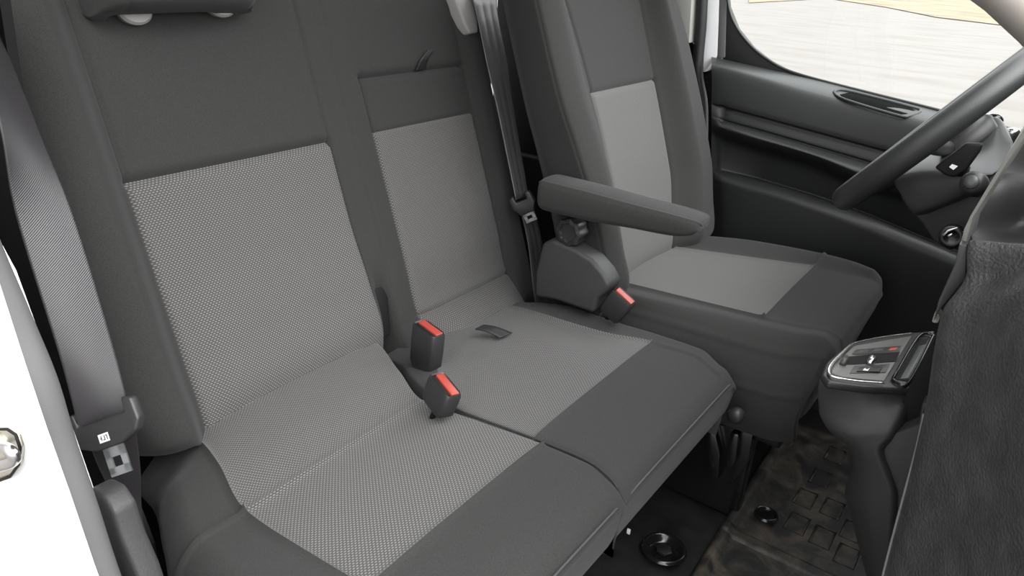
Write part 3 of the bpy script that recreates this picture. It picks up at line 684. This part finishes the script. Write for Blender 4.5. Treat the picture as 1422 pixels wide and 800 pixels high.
# ================================================================ DRIVER DOOR
door = thing('driver_door', (-0.45, 1.90, 0.30), 'black plastic trimmed driver door with window ledge and map pocket', 'car door')
def lin2(xs, a): return np.interp(xs, [p[0] for p in a], [p[1] for p in a])
xs = [988, 1002, 1060, 1130, 1200, 1270, 1340, 1430]
rows = [([(988, 79), (1009, 83), (1130, 110), (1300, 153), (1430, 188)], [1.95] * 8),
        ([(988, 88), (1009, 92), (1130, 128), (1272, 164), (1430, 208)], [1.875] * 8),
        ([(988, 97), (1009, 101), (1130, 139), (1272, 176), (1430, 220)], [1.862] * 8),
        ([(988, 142), (1000, 145), (1231, 208), (1430, 260)], [1.862, 1.858] + [1.856] * 6),
        ([(988, 145), (1000, 149), (1231, 212), (1430, 264)], [1.862, 1.868] + [1.868] * 6),
        ([(988, 158), (1000, 163), (1211, 224), (1430, 286)], [1.862, 1.864] + [1.862] * 6),
        ([(988, 161), (1000, 166), (1211, 227), (1430, 290)], [1.862, 1.864] + [1.864] * 6),
        ([(988, 164), (1000, 169), (1211, 231), (1430, 294)], [1.862, 1.85] + [1.845] * 6),
        ([(988, 172), (1000, 177), (1150, 221), (1200, 242), (1430, 308)], [1.862, 1.835, 1.815, 1.812, 1.815, 1.84, 1.85, 1.85]),
        ([(988, 178), (1000, 183), (1150, 228), (1200, 251), (1430, 318)], [1.862, 1.845, 1.83, 1.83, 1.83, 1.85, 1.855, 1.855]),
        ([(988, 190), (1000, 195), (1150, 240), (1200, 265), (1430, 332)], [1.862, 1.88, 1.91, 1.91, 1.91, 1.89, 1.87, 1.87]),
        ([(988, 232), (1000, 236), (1090, 258), (1200, 296), (1300, 338), (1430, 390)], [1.862, 1.89, 1.92, 1.92, 1.92, 1.90, 1.88, 1.88]),
        ([(988, 238), (1000, 241), (1090, 262), (1200, 301), (1300, 343), (1430, 396)], [1.86, 1.84, 1.835, 1.825, 1.815, 1.80, 1.80, 1.80]),
        ([(988, 252), (1000, 252), (1090, 275), (1200, 316), (1300, 360), (1430, 413)], [1.85, 1.82, 1.805, 1.795, 1.79, 1.785, 1.785, 1.785]),
        ([(988, 400), (1430, 470)], [1.86, 1.84, 1.83, 1.82, 1.815, 1.81, 1.81, 1.81]),
        ([(988, 520), (1430, 580)], [1.86] * 8), ([(988, 740), (1430, 900)], [1.86] * 8)]
dc_ = []
for (ln, yy) in rows:
    dc_.append([tuple(PY(x, float(np.interp(x, [p[0] for p in ln], [p[1] for p in ln])), yv)) for x, yv in zip(xs, yy)])
g = [('r', 4, 1, 7, 0.004, 0.003), ('r', 6, 1, 7, 0.004, 0.003), ('c', 1, 3, 12, 0.004, 0.004)]
net(dc_, [('door_trim', M_DOOR, [])], door, g, flip=False, step=0.02, nmax=14)
# slot in the ledge: raised rim, and a flat black plate painted as the shade inside
rim = [(1158, 128), (1175, 126), (1262, 148), (1278, 154), (1262, 161), (1245, 160), (1172, 138)]
lift = np.array((0, -0.004, 0.004))
def on_ledge(x, y, up=0.0):
    o = np.array(dc_[0][3]); u = np.array(dc_[0][6]) - o; v = np.array(dc_[1][3]) - o; n = np.cross(u, v); n /= np.linalg.norm(n)
    if n[2] < 0: n = -n
    return PL(x, y, o + n * up, n), n
outl = [on_ledge(x, y, 0.003)[0] for x, y in rim]; nl = on_ledge(1200, 140)[1]
bm = tube(smooth_path(outl + [outl[0]], 5), 0.0035, 8); link('slot_rim', bm, M_DOOR, door)
bm = prism([on_ledge(x, y, 0.0035)[0] for x, y in [(1166, 131), (1180, 128), (1258, 147), (1272, 153), (1260, 158), (1247, 158), (1174, 137)]], nl * -0.003, 0.0008)
link('slot_shade', bm, M_SLOT_SHADE, door, label='flat black plate painted as the shade inside the ledge slot')
# window frame corner, channel and glass
wf = [(1007, -40), (1012, 10), (1024, 40), (1045, 66), (1068, 84), (1092, 97), (1130, 109), (1200, 127), (1300, 152), (1430, 186), (1430, 200), (1300, 166), (1130, 122), (1003, 92), (1003, -40)]
bm = prism([PY(x, y, 1.957) for x, y in wf], (0, 0.02, 0), 0.003); link('window_frame', bm, M_BRUB, door, auto=50)
edge = smooth_path([PY(x, y, 1.952) for x, y in wf[:10]], 6); bm = tube(edge, 0.0035, 8); link('window_seal', bm, M_SMOOTH, door)
bm = prism([PY(x, y, 1.955) for x, y in [(999, -40), (1010, -40), (1007, 80), (996, 82)]], (0, 0.03, 0), 0.003); link('window_channel', bm, M_RUB, door)
gq = [PY(1005, -120, 1.985), PY(1005, 100, 1.985), PY(1500, 225, 1.985), PY(1500, -120, 1.985)]
bm = prism(gq, (0, 0.004, 0)); link('window_glass', bm, M_GLASS, door, smooth=False)
# door opening on the driver side: pillar strips
def strip(name, q, y, M, dy=0.04, bev=0.003, label=None, kind='structure'):
    o = link(name, prism([PY(a, b, y) for a, b in q], (0, dy, 0), bev), M, auto=40); o['kind'] = kind
    return o
strip('trim_1', [(930, -40), (963, -40), (957, 60), (935, 60)], 1.90, M_PALE)
strip('trim_2', [(962, -40), (1001, -40), (996, 78), (985, 92), (979, 100), (966, 100)], 1.955, M_WHITE)
bm = tube(smooth_path([PY(977, -40, 1.93), PY(974, 30, 1.93), PY(969, 100, 1.93), PY(976, 150, 1.93), PY(975, 240, 1.93)], 6), 0.014, 14)
tag(link('driver_door_seal', bm, M_BRUB), 'black ribbed rubber seal along the driver door pillar', 'door seal')
bm = lathe([(0.0045, -0.004), (0.0045, 0.002), (0.002, 0.003)], frame(PY(950, 46, 1.897), (1, 0, 0), (0, 0, 1)), 16)
tag(link('trim_screw', bm, M_BLACK, auto=40), 'small black screw in the pale pillar trim', 'screw')
strip('trim_3', [(925, -60), (938, -60), (962, 60), (1010, 90), (1010, 520), (925, 520)], 1.99, M_BLACK)
# front roof pillar, pale cloth trim
bm = tube([PY(1330, -60, 1.78), PY(1395, -14, 1.76), PY(1450, 35, 1.72), PY(1520, 110, 1.66)], 0.045, 16)
tag(link('trim_4', bm, M_BEIGE), kind='structure')

# ================================================================ STEERING
wc = np.array((-0.128, 1.46, 0.832)); wu = np.array((0.60, 0, 0.80)); wu = np.array(PY(1422, 88, 1.46)) - np.array(PY(1180, 268, 1.46)); wu /= np.linalg.norm(wu); wn_ = np.cross((0, 1, 0), wu)
if wn_[0] > 0: wn_ = -wn_
RW = 0.185; wc = np.array(PY(1176, 272, 1.46)) + wu * (RW + 0.004)
sw = thing('steering_wheel', tuple(wc), 'dark grained steering wheel seen edge-on in front of the driver seat', 'steering wheel')
ring = [tuple(wc + wu * RW * math.cos(a) + np.array((0, 1, 0)) * RW * math.sin(a)) for a in np.linspace(0, 2 * math.pi, 97)[:-1]]
link('rim', tube(ring, 0.0215, 18, closed=True), M_WHEEL, sw)
bm = lathe([(0.03, -0.01), (0.062, 0.0), (0.066, 0.020), (0.055, 0.034), (0.03, 0.04)], frame(wc - wn_ * 0.055, (0, 1, 0), np.cross(wn_, (0, 1, 0))), 36)
link('hub', bm, M_SMOOTH, sw, auto=50)
for a in (math.pi * 0.5, -math.pi * 0.5, math.pi * 0.86, -math.pi * 0.86):
    d = wu * math.cos(a) + np.array((0, 1, 0)) * math.sin(a)
    link('spoke', tube(smooth_path([wc - wn_ * 0.035 + d * 0.05, wc - wn_ * 0.026 + d * 0.11, wc + d * RW], 5), 0.011, 12), M_SMOOTH, sw)
# column shroud: faceted light-catching cowl
colm = thing('steering_column', tuple(PY(1330, 300, 1.5)), 'black steering column cowl with stalks behind the wheel', 'steering column')
CW = [[(1250, 262, 1.52), (1290, 250, 1.56), (1345, 220, 1.56), (1385, 200, 1.56), (1400, 205, 1.56)],
      [(1246, 214, 1.50), (1288, 172, 1.52), (1340, 158, 1.52), (1384, 163, 1.52), (1401, 182, 1.50)],
      [(1240, 230, 1.43), (1287, 202, 1.435), (1340, 195, 1.435), (1382, 198, 1.435), (1408, 203, 1.43)],
      [(1238, 246, 1.36), (1286, 236, 1.345), (1338, 236, 1.335), (1378, 238, 1.34), (1406, 220, 1.37)],
      [(1241, 254, 1.355), (1284, 246, 1.335), (1336, 244, 1.325), (1374, 244, 1.33), (1402, 224, 1.365)],
      [(1252, 272, 1.37), (1272, 291, 1.355), (1318, 279, 1.345), (1358, 262, 1.345), (1392, 238, 1.375)],
      [(1262, 276, 1.50), (1280, 296, 1.50), (1322, 282, 1.50), (1360, 266, 1.50), (1394, 242, 1.50)]]
net([[tuple(PY(x, y, v)) for x, y, v in rr_] for rr_ in CW], [('column_cowl', M_SHROUD, [])], colm, [('r', 4, 0, 4, 0.002, 0.002)], flip=False, step=0.012, nmax=10, back=tuple(PY(1320, 240, 1.60)))
# audio control paddle
pd = [(1297, 233), (1330, 208), (1341, 199), (1365, 200), (1361, 211), (1343, 236), (1325, 247), (1312, 244)]
bm = prism([PY(x, y, 1.285) for x, y in pd], (0, 0.016, 0), 0.004, 3); pdl = link('control_paddle', bm, M_BLACK, colm, auto=50)
bm = prism([PY(x, y, 1.2835) for x, y in ((1322, 228), (1330, 231), (1324, 236), (1318, 232))], (0, 0.001, 0)); link('paddle_symbol', bm, M_LABEL, pdl, smooth=False, label='small white symbol')
bm = tube([PY(1330, 232, 1.30), PY(1336, 236, 1.345)], 0.012, 12); link('paddle_stem', bm, M_BLACK, pdl)
# round ended stalk
a = np.array(PY(1349, 253, 1.22)); b = np.array(PY(1372, 268, 1.32)); d = (b - a) / np.linalg.norm(b - a)
M4 = frame(a, np.cross(d, (0, 0, 1)), np.cross(d, np.cross(d, (0, 0, 1))))
zz = M4.to_3x3() @ Vector((0, 0, 1)); sg = 1 if zz.dot(vnp(d)) > 0 else -1
bm = lathe([(0.006, -0.002 * sg), (0.0125, 0.0), (0.0155, 0.004 * sg), (0.0175, 0.010 * sg), (0.0180, 0.022 * sg), (0.0165, 0.035 * sg), (0.012, 0.07 * sg), (0.009, 0.16 * sg)], M4, 28)
bmesh.ops.recalc_face_normals(bm, faces=bm.faces); st = link('wiper_stalk', bm, M_SMOOTH, colm, auto=60)
bm = lathe([(0.003, -0.0045 * sg), (0.009, -0.0035 * sg), (0.0105, 0.0 * sg)], M4, 24); bmesh.ops.recalc_face_normals(bm, faces=bm.faces); link('stalk_cap', bm, M_GUIDE if False else M_SHROUD, st)
# far stalks: black knob and clear ended switch
bm = tube(smooth_path([PY(1366, 172, 1.55), PY(1378, 167, 1.56), PY(1388, 170, 1.57)], 4), [0.006, 0.009, 0.010, 0.011, 0.011, 0.012, 0.0115, 0.011, 0.008], 14); link('light_stalk', bm, M_GLOSS, colm)
bm = tube(smooth_path([PY(1402, 205, 1.56), PY(1404, 190, 1.56), PY(1405, 178, 1.56)], 4), [0.009, 0.010, 0.011, 0.0125, 0.013, 0.0135, 0.0135, 0.012, 0.007], 16); link('switch_knob', bm, M_CHROME, colm, label='bright silver knob')
# lower column trim and ignition lock
lt = [(1252, 280), (1274, 294), (1338, 268), (1352, 262), (1372, 268), (1350, 310), (1330, 345), (1318, 348), (1296, 335), (1280, 310)]
bm = prism([PY(x, y, 1.40) for x, y in lt], (0, 0.16, 0), 0.006, 3); link('lower_cowl', bm, M_DOOR, colm, auto=40)
bm = lathe([(0.019, 0.01), (0.019, -0.006), (0.014, -0.008), (0.010, -0.006)], frame(PY(1322, 328, 1.39), (1, 0, 0), (0, 0, -1)), 28); bmesh.ops.recalc_face_normals(bm, faces=bm.faces); ig = link('ignition_lock', bm, M_GLOSS, colm, auto=50)
bm = prism([PY(x, y, 1.372) for x, y in ((1308, 326), (1316, 319), (1331, 315), (1330, 318), (1317, 322), (1311, 329))], (0, 0.004, 0), 0.001); link('key_ring', bm, M_CHROME, ig, auto=40, label='silver lock ring')
bm = prism([PY(x, y, 1.370) for x, y in ((1315, 327), (1322, 324), (1323, 327), (1317, 330))], (0, 0.003, 0), 0.0008); link('lock_face', bm, M_CHROME, ig, auto=40)

# ================================================================ DASHBOARD
dash = thing('dashboard', (0.1, 0.9, 0.35), 'large black leather-grained lower dashboard at the right edge', 'dashboard')
D = [[(1400, 333, 1.25), (1346, 334, 0.82), (1385, 337, 0.81), (1422, 340, 0.80), (1500, 346, 0.78), (1700, 360, .70)],
     [(1400, 345, 1.25), (1343, 345, 0.815), (1380, 348, 0.805), (1422, 352, 0.79), (1500, 358, 0.77), (1700, 375, .69)],
     [(1400, 380, 1.25), (1341, 384, 0.81), (1376, 386, 0.80), (1422, 378, 0.78), (1500, 366, 0.75), (1700, 385, .66)],
     [(1370, 430, 1.25), (1309, 432, 0.80), (1354, 422, 0.775), (1422, 398, 0.73), (1500, 385, 0.68), (1700, 400, .60)],
     [(1360, 480, 1.25), (1298, 480, 0.79), (1350, 480, 0.745), (1422, 470, 0.68), (1510, 460, 0.62), (1720, 460, .52)],
     [(1350, 560, 1.25), (1286, 560, 0.78), (1342, 570, 0.72), (1422, 570, 0.645), (1520, 570, 0.57), (1740, 570, .46)],
     [(1330, 660, 1.25), (1262, 662, 0.77), (1328, 675, 0.70), (1422, 685, 0.615), (1530, 690, 0.53), (1760, 700, .42)],
     [(1300, 800, 1.25), (1226, 800, 0.75), (1300, 810, 0.68), (1422, 820, 0.585), (1540, 830, 0.50), (1800, 840, .38)],
     [(1270, 940, 1.25), (1196, 950, 0.73), (1280, 950, 0.66), (1422, 960, 0.56), (1560, 970, 0.48), (1850, 980, .36)]]
DN = [[np.array(PY(x, y, v)) for x, y, v in rr_] for rr_ in D]
DN = [row + [row[-1] + np.array((0.03, -0.01, 0.0)), row[-1] + np.array((0.30, 0.03, 0.0))] for row in DN]
DN = [[p + np.array((0.14, 0.04, -0.004)) for p in DN[0]]] + DN + [[p + np.array((0.25, 0.06, -0.02)) for p in DN[-1]]]
net([[tuple(p) for p in row] for row in DN], [('lower_panel', M_DASH, [])], dash, [], flip=False, step=0.02, nmax=12)
# upper moulding: shallow bowl behind a bright edge
U = [[(1440, 160, 0.98), (1470, 150, 0.95), (1560, 150, 0.85)],
     [(1392, 236, 0.90), (1430, 238, 0.90), (1540, 240, 0.84)],
     [(1386, 248, 0.895), (1430, 256, 0.895), (1540, 270, 0.83)],
     [(1352, 300, 0.86), (1422, 306, 0.90), (1530, 310, 0.80)],
     [(1349, 318, 0.85), (1400, 326, 0.875), (1520, 335, 0.78)],
     [(1350, 336, 0.83), (1400, 338, 0.825), (1520, 350, 0.74)]]
net([[tuple(PY(x, y, v)) for x, y, v in rr_] for rr_ in U], [('upper_moulding', M_SMOOTH, [])], dash, [('r', 1, 0, 2, 0.002, 0.002)], flip=False, step=0.02, nmax=12)
# pale edge strip down the side of the centre stack
es = [(1436, 150), (1442, 160), (1382, 252), (1352, 302), (1344, 338), (1333, 338), (1338, 318), (1347, 300), (1377, 250)]
bm = prism([PY(x, y, 0.835 + (0.06 if y < 200 else 0.03 if y < 260 else 0)) for x, y in es], (0.004, 0.02, 0), 0.002); link('edge_strip', bm, M_STRIP, dash, auto=40, label='pale edge strip')
ts = [(1332, 339), (1343, 342), (1341, 387), (1303, 433), (1296, 448), (1303, 418), (1326, 366)]
bm = prism([PY(x, y, 0.82) for x, y in ts], (0.0, 0.03, 0), 0.003); link('side_trim', bm, M_SMOOTH, dash, auto=40)
bm = prism([PY(x, y, 0.83) for x, y in ((1301, 432), (1306, 441), (1303, 450), (1293, 449), (1297, 437))], (0, 0.02, 0), 0.003); link('trim_clip', bm, M_GUIDE, dash, auto=40)
bm = tube(smooth_path([PY(x, y, v - 0.006) for x, y, v in ((1283, 575, .785), (1272, 625, .78), (1256, 685, .77), (1240, 745, .76), (1226, 800, .75), (1205, 890, .74))], 6), 0.0014, 8); link('panel_piping', bm, M_RUB, dash)
bk_ = [(1470, 140), (1600, 140), (1600, 1100), (1300, 1100), (1345, 800), (1375, 560), (1390, 420)]
bm = prism([(0.06, 0.70, 0.98), (0.06, 0.70, 0.05), (0.45, 0.70, 0.02), (0.50, 0.70, 1.02)], (0, 1.08, 0), 0.02); link('dash_body', bm, M_PLAS, dash, auto=40)

# ================================================================ CENTRE CONSOLE
con = thing('centre_console', tuple(PZ(1215, 560, 0.30)), 'black gear selector console with silver edging below the dashboard', 'console')
CR0 = [[PZ(1183, 476, .546), PZ(1143, 521, .546), PZ(1200, 538, .546), PZ(1265, 541, .546), PZ(1298, 460, .546)],
       [PZ(1183, 480, .538), PZ(1138, 528, .538), PZ(1200, 544, .538), PZ(1262, 546, .538), PZ(1300, 470, .538)]]
CR = [[(1182, 540, 1.22), (1137, 570, 1.015), (1190, 584, 1.0), (1248, 578, 1.01), (1290, 540, 1.17)],
      [(1190, 590, 1.20), (1150, 597, 1.01), (1190, 606, 0.992), (1234, 604, 0.995), (1280, 580, 1.15)],
      [(1205, 620, 1.20), (1178, 622, 1.02), (1198, 625, 0.995), (1217, 622, 0.992), (1275, 610, 1.15)],
      [(1205, 660, 1.20), (1184, 650, 1.03), (1205, 655, 0.998), (1226, 655, 0.992), (1275, 650, 1.12)],
      [(1205, 690, 1.20), (1174, 676, 1.05), (1205, 690, 0.998), (1236, 684, 0.992), (1270, 690, 1.10)],
      [(1210, 730, 1.20), (1183, 720, 1.05), (1210, 725, 1.000), (1234, 728, 0.995), (1265, 730, 1.08)],
      [(1220, 800, 1.20), (1203, 800, 1.06), (1215, 800, 1.02), (1230, 800, 1.01), (1260, 800, 1.06)],
      [(1240, 900, 1.20), (1225, 900, 1.08), (1235, 900, 1.04), (1245, 900, 1.03), (1265, 900, 1.06)]]
net([[tuple(q) for q in rr_] for rr_ in CR0] + [[tuple(PY(x, y, v)) for x, y, v in rr_] for rr_ in CR], [('console_body', M_PLAS, [])], con, [], flip=False, step=0.012, nmax=14)
# lower grained flank and dark slot between console and dashboard
bm = prism([PY(x, y, 1.004) for x, y in ((1216, 620), (1232, 606), (1275, 590), (1280, 560), (1290, 560), (1262, 680), (1240, 800), (1240, 900), (1225, 900), (1228, 800), (1231, 735), (1234, 684))], (0.0, 0.12, 0), 0.004); link('console_flank', bm, M_PLAS, con, auto=40)
ZC = 0.55
tp = [(1141, 520), (1148, 502), (1182, 474), (1230, 465), (1299, 458), (1266, 540), (1200, 537), (1150, 530)]
bm = prism([PZ(x, y, ZC) for x, y in tp], (0, 0, -0.012), 0.004, 3); link('gear_surround', bm, M_SMOOTH, con, auto=50)
gp = [(1154, 518), (1156, 507), (1186, 480), (1266, 466), (1228, 529), (1170, 523)]
bm = prism([PZ(x, y, ZC + 0.0022) for x, y in gp], (0, 0, -0.004), 0.001); gpl = link('gear_panel', bm, mat('grey_gear_panel', (0.12, 0.12, 0.11), 0.4, spec=0.5), con, auto=50, label='satin grey selector plate')
ch = smooth_path([PZ(x, y, ZC + 0.004) for x, y in ((1228, 532), (1190, 529), (1160, 524), (1151, 518), (1154, 508), (1168, 492), (1184, 478), (1210, 471), (1240, 466), (1267, 463))], 6)
nrad = [0.0011 + 0.0022 * math.exp(-((i - len(ch) * 0.45) / (len(ch) * 0.16)) ** 2) for i in range(len(ch))]
link('silver_edging', tube(ch, nrad, 10), M_CHROME, con, label='bright silver edging')
def zp(name, q, h, M, parent, dz=-0.002, bev=0.0006, label=None): return link(name, prism([PZ(x, y, ZC + h) for x, y in q], (0, 0, dz), bev), M, parent, auto=50, label=label)
zp('gear_gate', [(1166, 506), (1177, 495), (1250, 488), (1244, 502), (1187, 506)], 0.0030, M_BLACK, gpl)
zp('button_row', [(1183, 491), (1189, 485), (1252, 480), (1248, 489), (1190, 492)], 0.0034, M_SMOOTH, gpl)
zp('drive_button', [(1191, 490), (1195, 486), (1206, 485), (1204, 489)], 0.0042, M_SHROUD, gpl)
zp('park_button', [(1212, 488), (1215, 484), (1228, 483), (1226, 487)], 0.0042, M_SHROUD, gpl)
zp('warning_light', [(1234, 486), (1237, 483), (1247, 482), (1244, 486)], 0.0042, mat('dull_orange_light', (0.45, 0.09, 0.05), 0.4), gpl, label='small orange-red lit mark')
zp('brake_switch_surround', [(1180, 518), (1186, 508), (1236, 505), (1230, 517)], 0.0034, M_SHROUD, gpl)
zp('parking_brake_switch', [(1190, 515), (1194, 510), (1226, 508), (1222, 516)], 0.0055, M_SMOOTH, gpl)
zp('switch_symbol', [(1198, 514), (1201, 511), (1204, 513), (1208, 511), (1205, 515)], 0.0060, M_LABEL, gpl, dz=-0.0004, bev=0)
bm = tube([PZ(1207, 506, ZC + 0.004), PZ(1213, 497, ZC + 0.010)], [0.0045, 0.0055], 14); link('gear_selector', bm, M_CHROME, gpl, label='silver selector lever')
bm = tube([PZ(1170, 506, ZC + 0.004), PZ(1175, 496, ZC + 0.006)], [0.0045, 0.004], 14); link('detent_roller', bm, M_SHROUD, gpl)
# tray: dark slot with raised rim
tr = [(1240, 526), (1275, 468), (1294, 465), (1292, 474), (1262, 531), (1246, 532)]
bm = tube(smooth_path([PZ(x, y, ZC + 0.003) for x, y in tr + [tr[0]]], 5), 0.0022, 8); link('tray_rim', bm, M_GLOSS, con)
zp('tray', [(1243, 526), (1276, 470), (1290, 469), (1260, 529)], 0.0012, M_BLACK, con)
zp('tray_liner', [(1250, 526), (1276, 480), (1286, 478), (1262, 525)], 0.0020, M_SHROUD, con, label='dark grey tray liner')
bm = prism([PY(x, y, 1.03) for x, y in ((1262, 538), (1298, 472), (1300, 520), (1285, 590), (1275, 592), (1232, 606))], (0.0, 0.10, 0), 0.003); link('console_slot', bm, M_BLACK, con, auto=40)

# ================================================================ FLOOR ITEMS
def mat_heights():
    pass
fm = []
xr = [-0.300, -0.292, -0.286, -0.270, -0.20, -0.10, 0.0, 0.10]
for x, z in zip(xr, (0.004, 0.018, 0.018, 0.006, 0.006, 0.006, 0.008, 0.012)):
    fm.append([(x - 0.03 * (y - 1.1), y, z + (0.006 if 1.235 < y < 1.265 else 0)) for y in (0.30, 0.60, 0.9, 1.235, 1.242, 1.258, 1.265, 1.5, 1.75)])
mt = net(fm, [('floor_mat', M_MAT, [])], None, [], flip=True, step=0.02, nmax=12)[0]
sol = mt.modifiers.new('thickness', 'SOLIDIFY'); sol.thickness = 0.003; sol.offset = -1
tag(mt, 'dusty black rubber floor mat with raised edge and moulded squares', 'floor mat')
def mat_pad(x, y, s=0.028):
    b = bmesh.new(); bmesh.ops.create_cube(b, size=1)
    for v in b.verts: v.co = Vector((x + v.co.x * s * 2, y + v.co.y * s * 2.2, 0.0075 + v.co.z * 0.004))
    return b
for (px_, py_) in ((1160, 632), (1140, 664), (1118, 692), (1156, 706), (1107, 727), (1142, 746), (1176, 772), (1184, 738)):
    p = PZ(px_, py_, 0.010); cx, cy = p[0], p[1]; s = 0.018
    c = [(cx - s, cy - s * 1.7), (cx + s, cy - s * 1.7), (cx + s, cy + s * 1.7), (cx - s, cy + s * 1.7)]
    link('moulded_square', tube([(a, b, 0.0085) for a, b in c], 0.0032, 8, closed=True), M_MAT, mt)
def cup(name, px_, py_, r, z, label, cat, bolt):
    p = PZ(px_, py_, z); M4 = Matrix.Translation(vnp(p)); t = thing(name, tuple(p), label, cat)
    bm = lathe([(r * 0.55, -0.010), (r * 0.75, -0.008), (r * 0.86, 0.002), (r * 0.95, 0.006), (r * 1.05, 0.004), (r * 1.12, 0.0)], M4, 40)
    bm.faces.ensure_lookup_table(); bmesh.ops.recalc_face_normals(bm, faces=bm.faces)
    top = [f for f in bm.faces if len(f.verts) > 10 and f.calc_center_median().z > p[2] - 0.003]
    bmesh.ops.delete(bm, geom=top, context='FACES_ONLY')
    link('cup', bm, M_GLOSS, t)
    if bolt:
        bm = lathe([(0.012, -0.009), (0.012, -0.004), (0.016, -0.003), (0.016, 0.000), (0.010, 0.001)], M4, 6 if bolt == 1 else 24); link('bolt_head', bm, M_METAL if bolt == 1 else M_GLOSS, t, auto=30, label='grey steel bolt head' if bolt == 1 else None)
    return t
cup('floor_anchor', 922, 762, 0.040, 0.012, 'round black anchor cup with steel bolt on the bare floor under the bench', 'anchor', 1)
cup('mat_fastener', 1064, 715, 0.022, 0.020, 'round black twist fastener set in the dusty rubber mat', 'fastener', 2)
bm = box_bm((0.007, 0.004, 0.012), Matrix.Translation(vnp(PZ(873, 738, 0.02))), 0.001)
tag(link('paper_tag', bm, M_LABEL, auto=40), 'tiny white tag on the floor under the bench', 'tag')

# ================================================================ PASSENGER DOOR OPENING
def yz(px_, py_, y): return tuple(PY(px_, py_, y))
# white body side left of the seal
Wp = [[(-160, 150), (-110, 420), (-60, 640), (0, 860)], [(-60, 150), (-40, 400), (20, 610), (98, 800), (150, 930)]]
wq = [(-200, 100), (-70, 100), (-45, 380), (0, 515), (33, 610), (66, 700), (102, 802), (150, 930)]
wpts = [PY(x, y, 0.19) for x, y in wq]; wl = wpts[-1]
wpts += [np.array((wl[0] + 0.03, 0.19, -0.10)), np.array((wl[0] + 0.03, 0.19, -0.35)), np.array((-1.50, 0.19, -0.35)), np.array((-1.50, 0.19, wpts[0][2]))]
bm = prism(wpts, (0, 0.02, 0), 0.004); o = link('wall_left', bm, M_WHITE, auto=40); o['kind'] = 'structure'
cs = [(-110, 100), (-62, 300), (-5, 440), (35, 535), (62, 620), (92, 705), (124, 800), (168, 920)]
cpts = [PY(x, y, 0.215) for x, y in cs]; cpts += [cpts[-1] + np.array((0.03, 0, -0.20)), cpts[-1] + np.array((0.04, 0, -0.45))]
bm = tube(smooth_path(cpts, 8), 0.0245, 20, sy=1.0)
tag(link('door_seal', bm, M_RUB), 'thick grey rubber seal around the open passenger doorway', 'door seal')
ws = [(-60, 240), (-20, 330), (7, 380), (60, 524), (125, 708), (119, 713), (58, 546), (0, 388), (-30, 336), (-75, 250)]
bm = prism([PY(x, y, 0.25) for x, y in ws], (0, 0.01, 0), 0.001); o = link('trim_5', bm, M_WHITE, auto=40); o['kind'] = 'structure'
bkp = [(-40, 100), (25, 100), (110, 420), (200, 610), (240, 800), (260, 930), (130, 930), (60, 560), (0, 360)]
bm = prism([PY(x, y, 0.47) for x, y in ((-140, 60), (60, 60), (150, 420), (215, 640), (240, 900), (140, 1000), (-60, 600))], (0, 0.01, 0)); bm.free()
bm = box_bm((0.35, 0.03, 1.5), Matrix.Translation((-1.28, 0.34, 0.75)), 0.01); o = link('wall_pillar', bm, M_BLACK); o['kind'] = 'structure'
bm = prism([PY(x, y, 0.345) for x, y in ((-200, -60), (-10, -60), (30, 200), (60, 330), (120, 520), (160, 640), (205, 760), (240, 950), (160, 950), (120, 800), (70, 700), (0, 560), (-60, 380), (-200, 60))], (0, 0.01, 0))
o = link('wall_pillar', bm, M_BLACK, smooth=False); o['kind'] = 'structure'
# sill trim at the foot of the pillar
st_ = [(124, 730), (120, 700), (122, 678), (140, 688), (156, 712), (168, 750), (190, 800), (225, 900), (160, 930), (146, 800)]
bm = prism([PY(x, y, 0.25) for x, y in st_], (0, 0.025, 0), 0.006, 3); o = link('sill_trim', bm, M_PLAS, auto=45)
tag(o, 'grained black plastic sill cover at the foot of the passenger belt', 'sill trim')
# striker
sk = thing('door_striker', tuple(PY(4, 632, 0.18)), 'zinc-coloured door latch striker on the white pillar', 'striker')
q = [(-30, 596), (10, 596), (22, 604), (28, 622), (26, 645), (14, 662), (-8, 670), (-30, 672)]
bm = prism([PY(x, y, 0.186) for x, y in q], (0, 0.004, 0), 0.0015); link('striker_plate', bm, M_ZINC, sk, auto=40)
bm = tube([PY(x, y, 0.184) for x, y in q], 0.0013, 8, closed=True); link('plate_gasket', bm, M_BLACK, sk)
bm = tube(smooth_path([PY(-20, 618, 0.182), PY(8, 622, 0.165), PY(20, 638, 0.165), PY(0, 648, 0.165), PY(-20, 652, 0.182)], 6), 0.0045, 12); link('striker_loop', bm, M_METAL, sk)
bm = lathe([(0.008, 0.0), (0.008, 0.003), (0.005, 0.004)], frame(PY(2, 612, 0.186), (1, 0, 0), (0, 0, 1)), 18); link('screw', bm, M_ZINC, sk, auto=40)
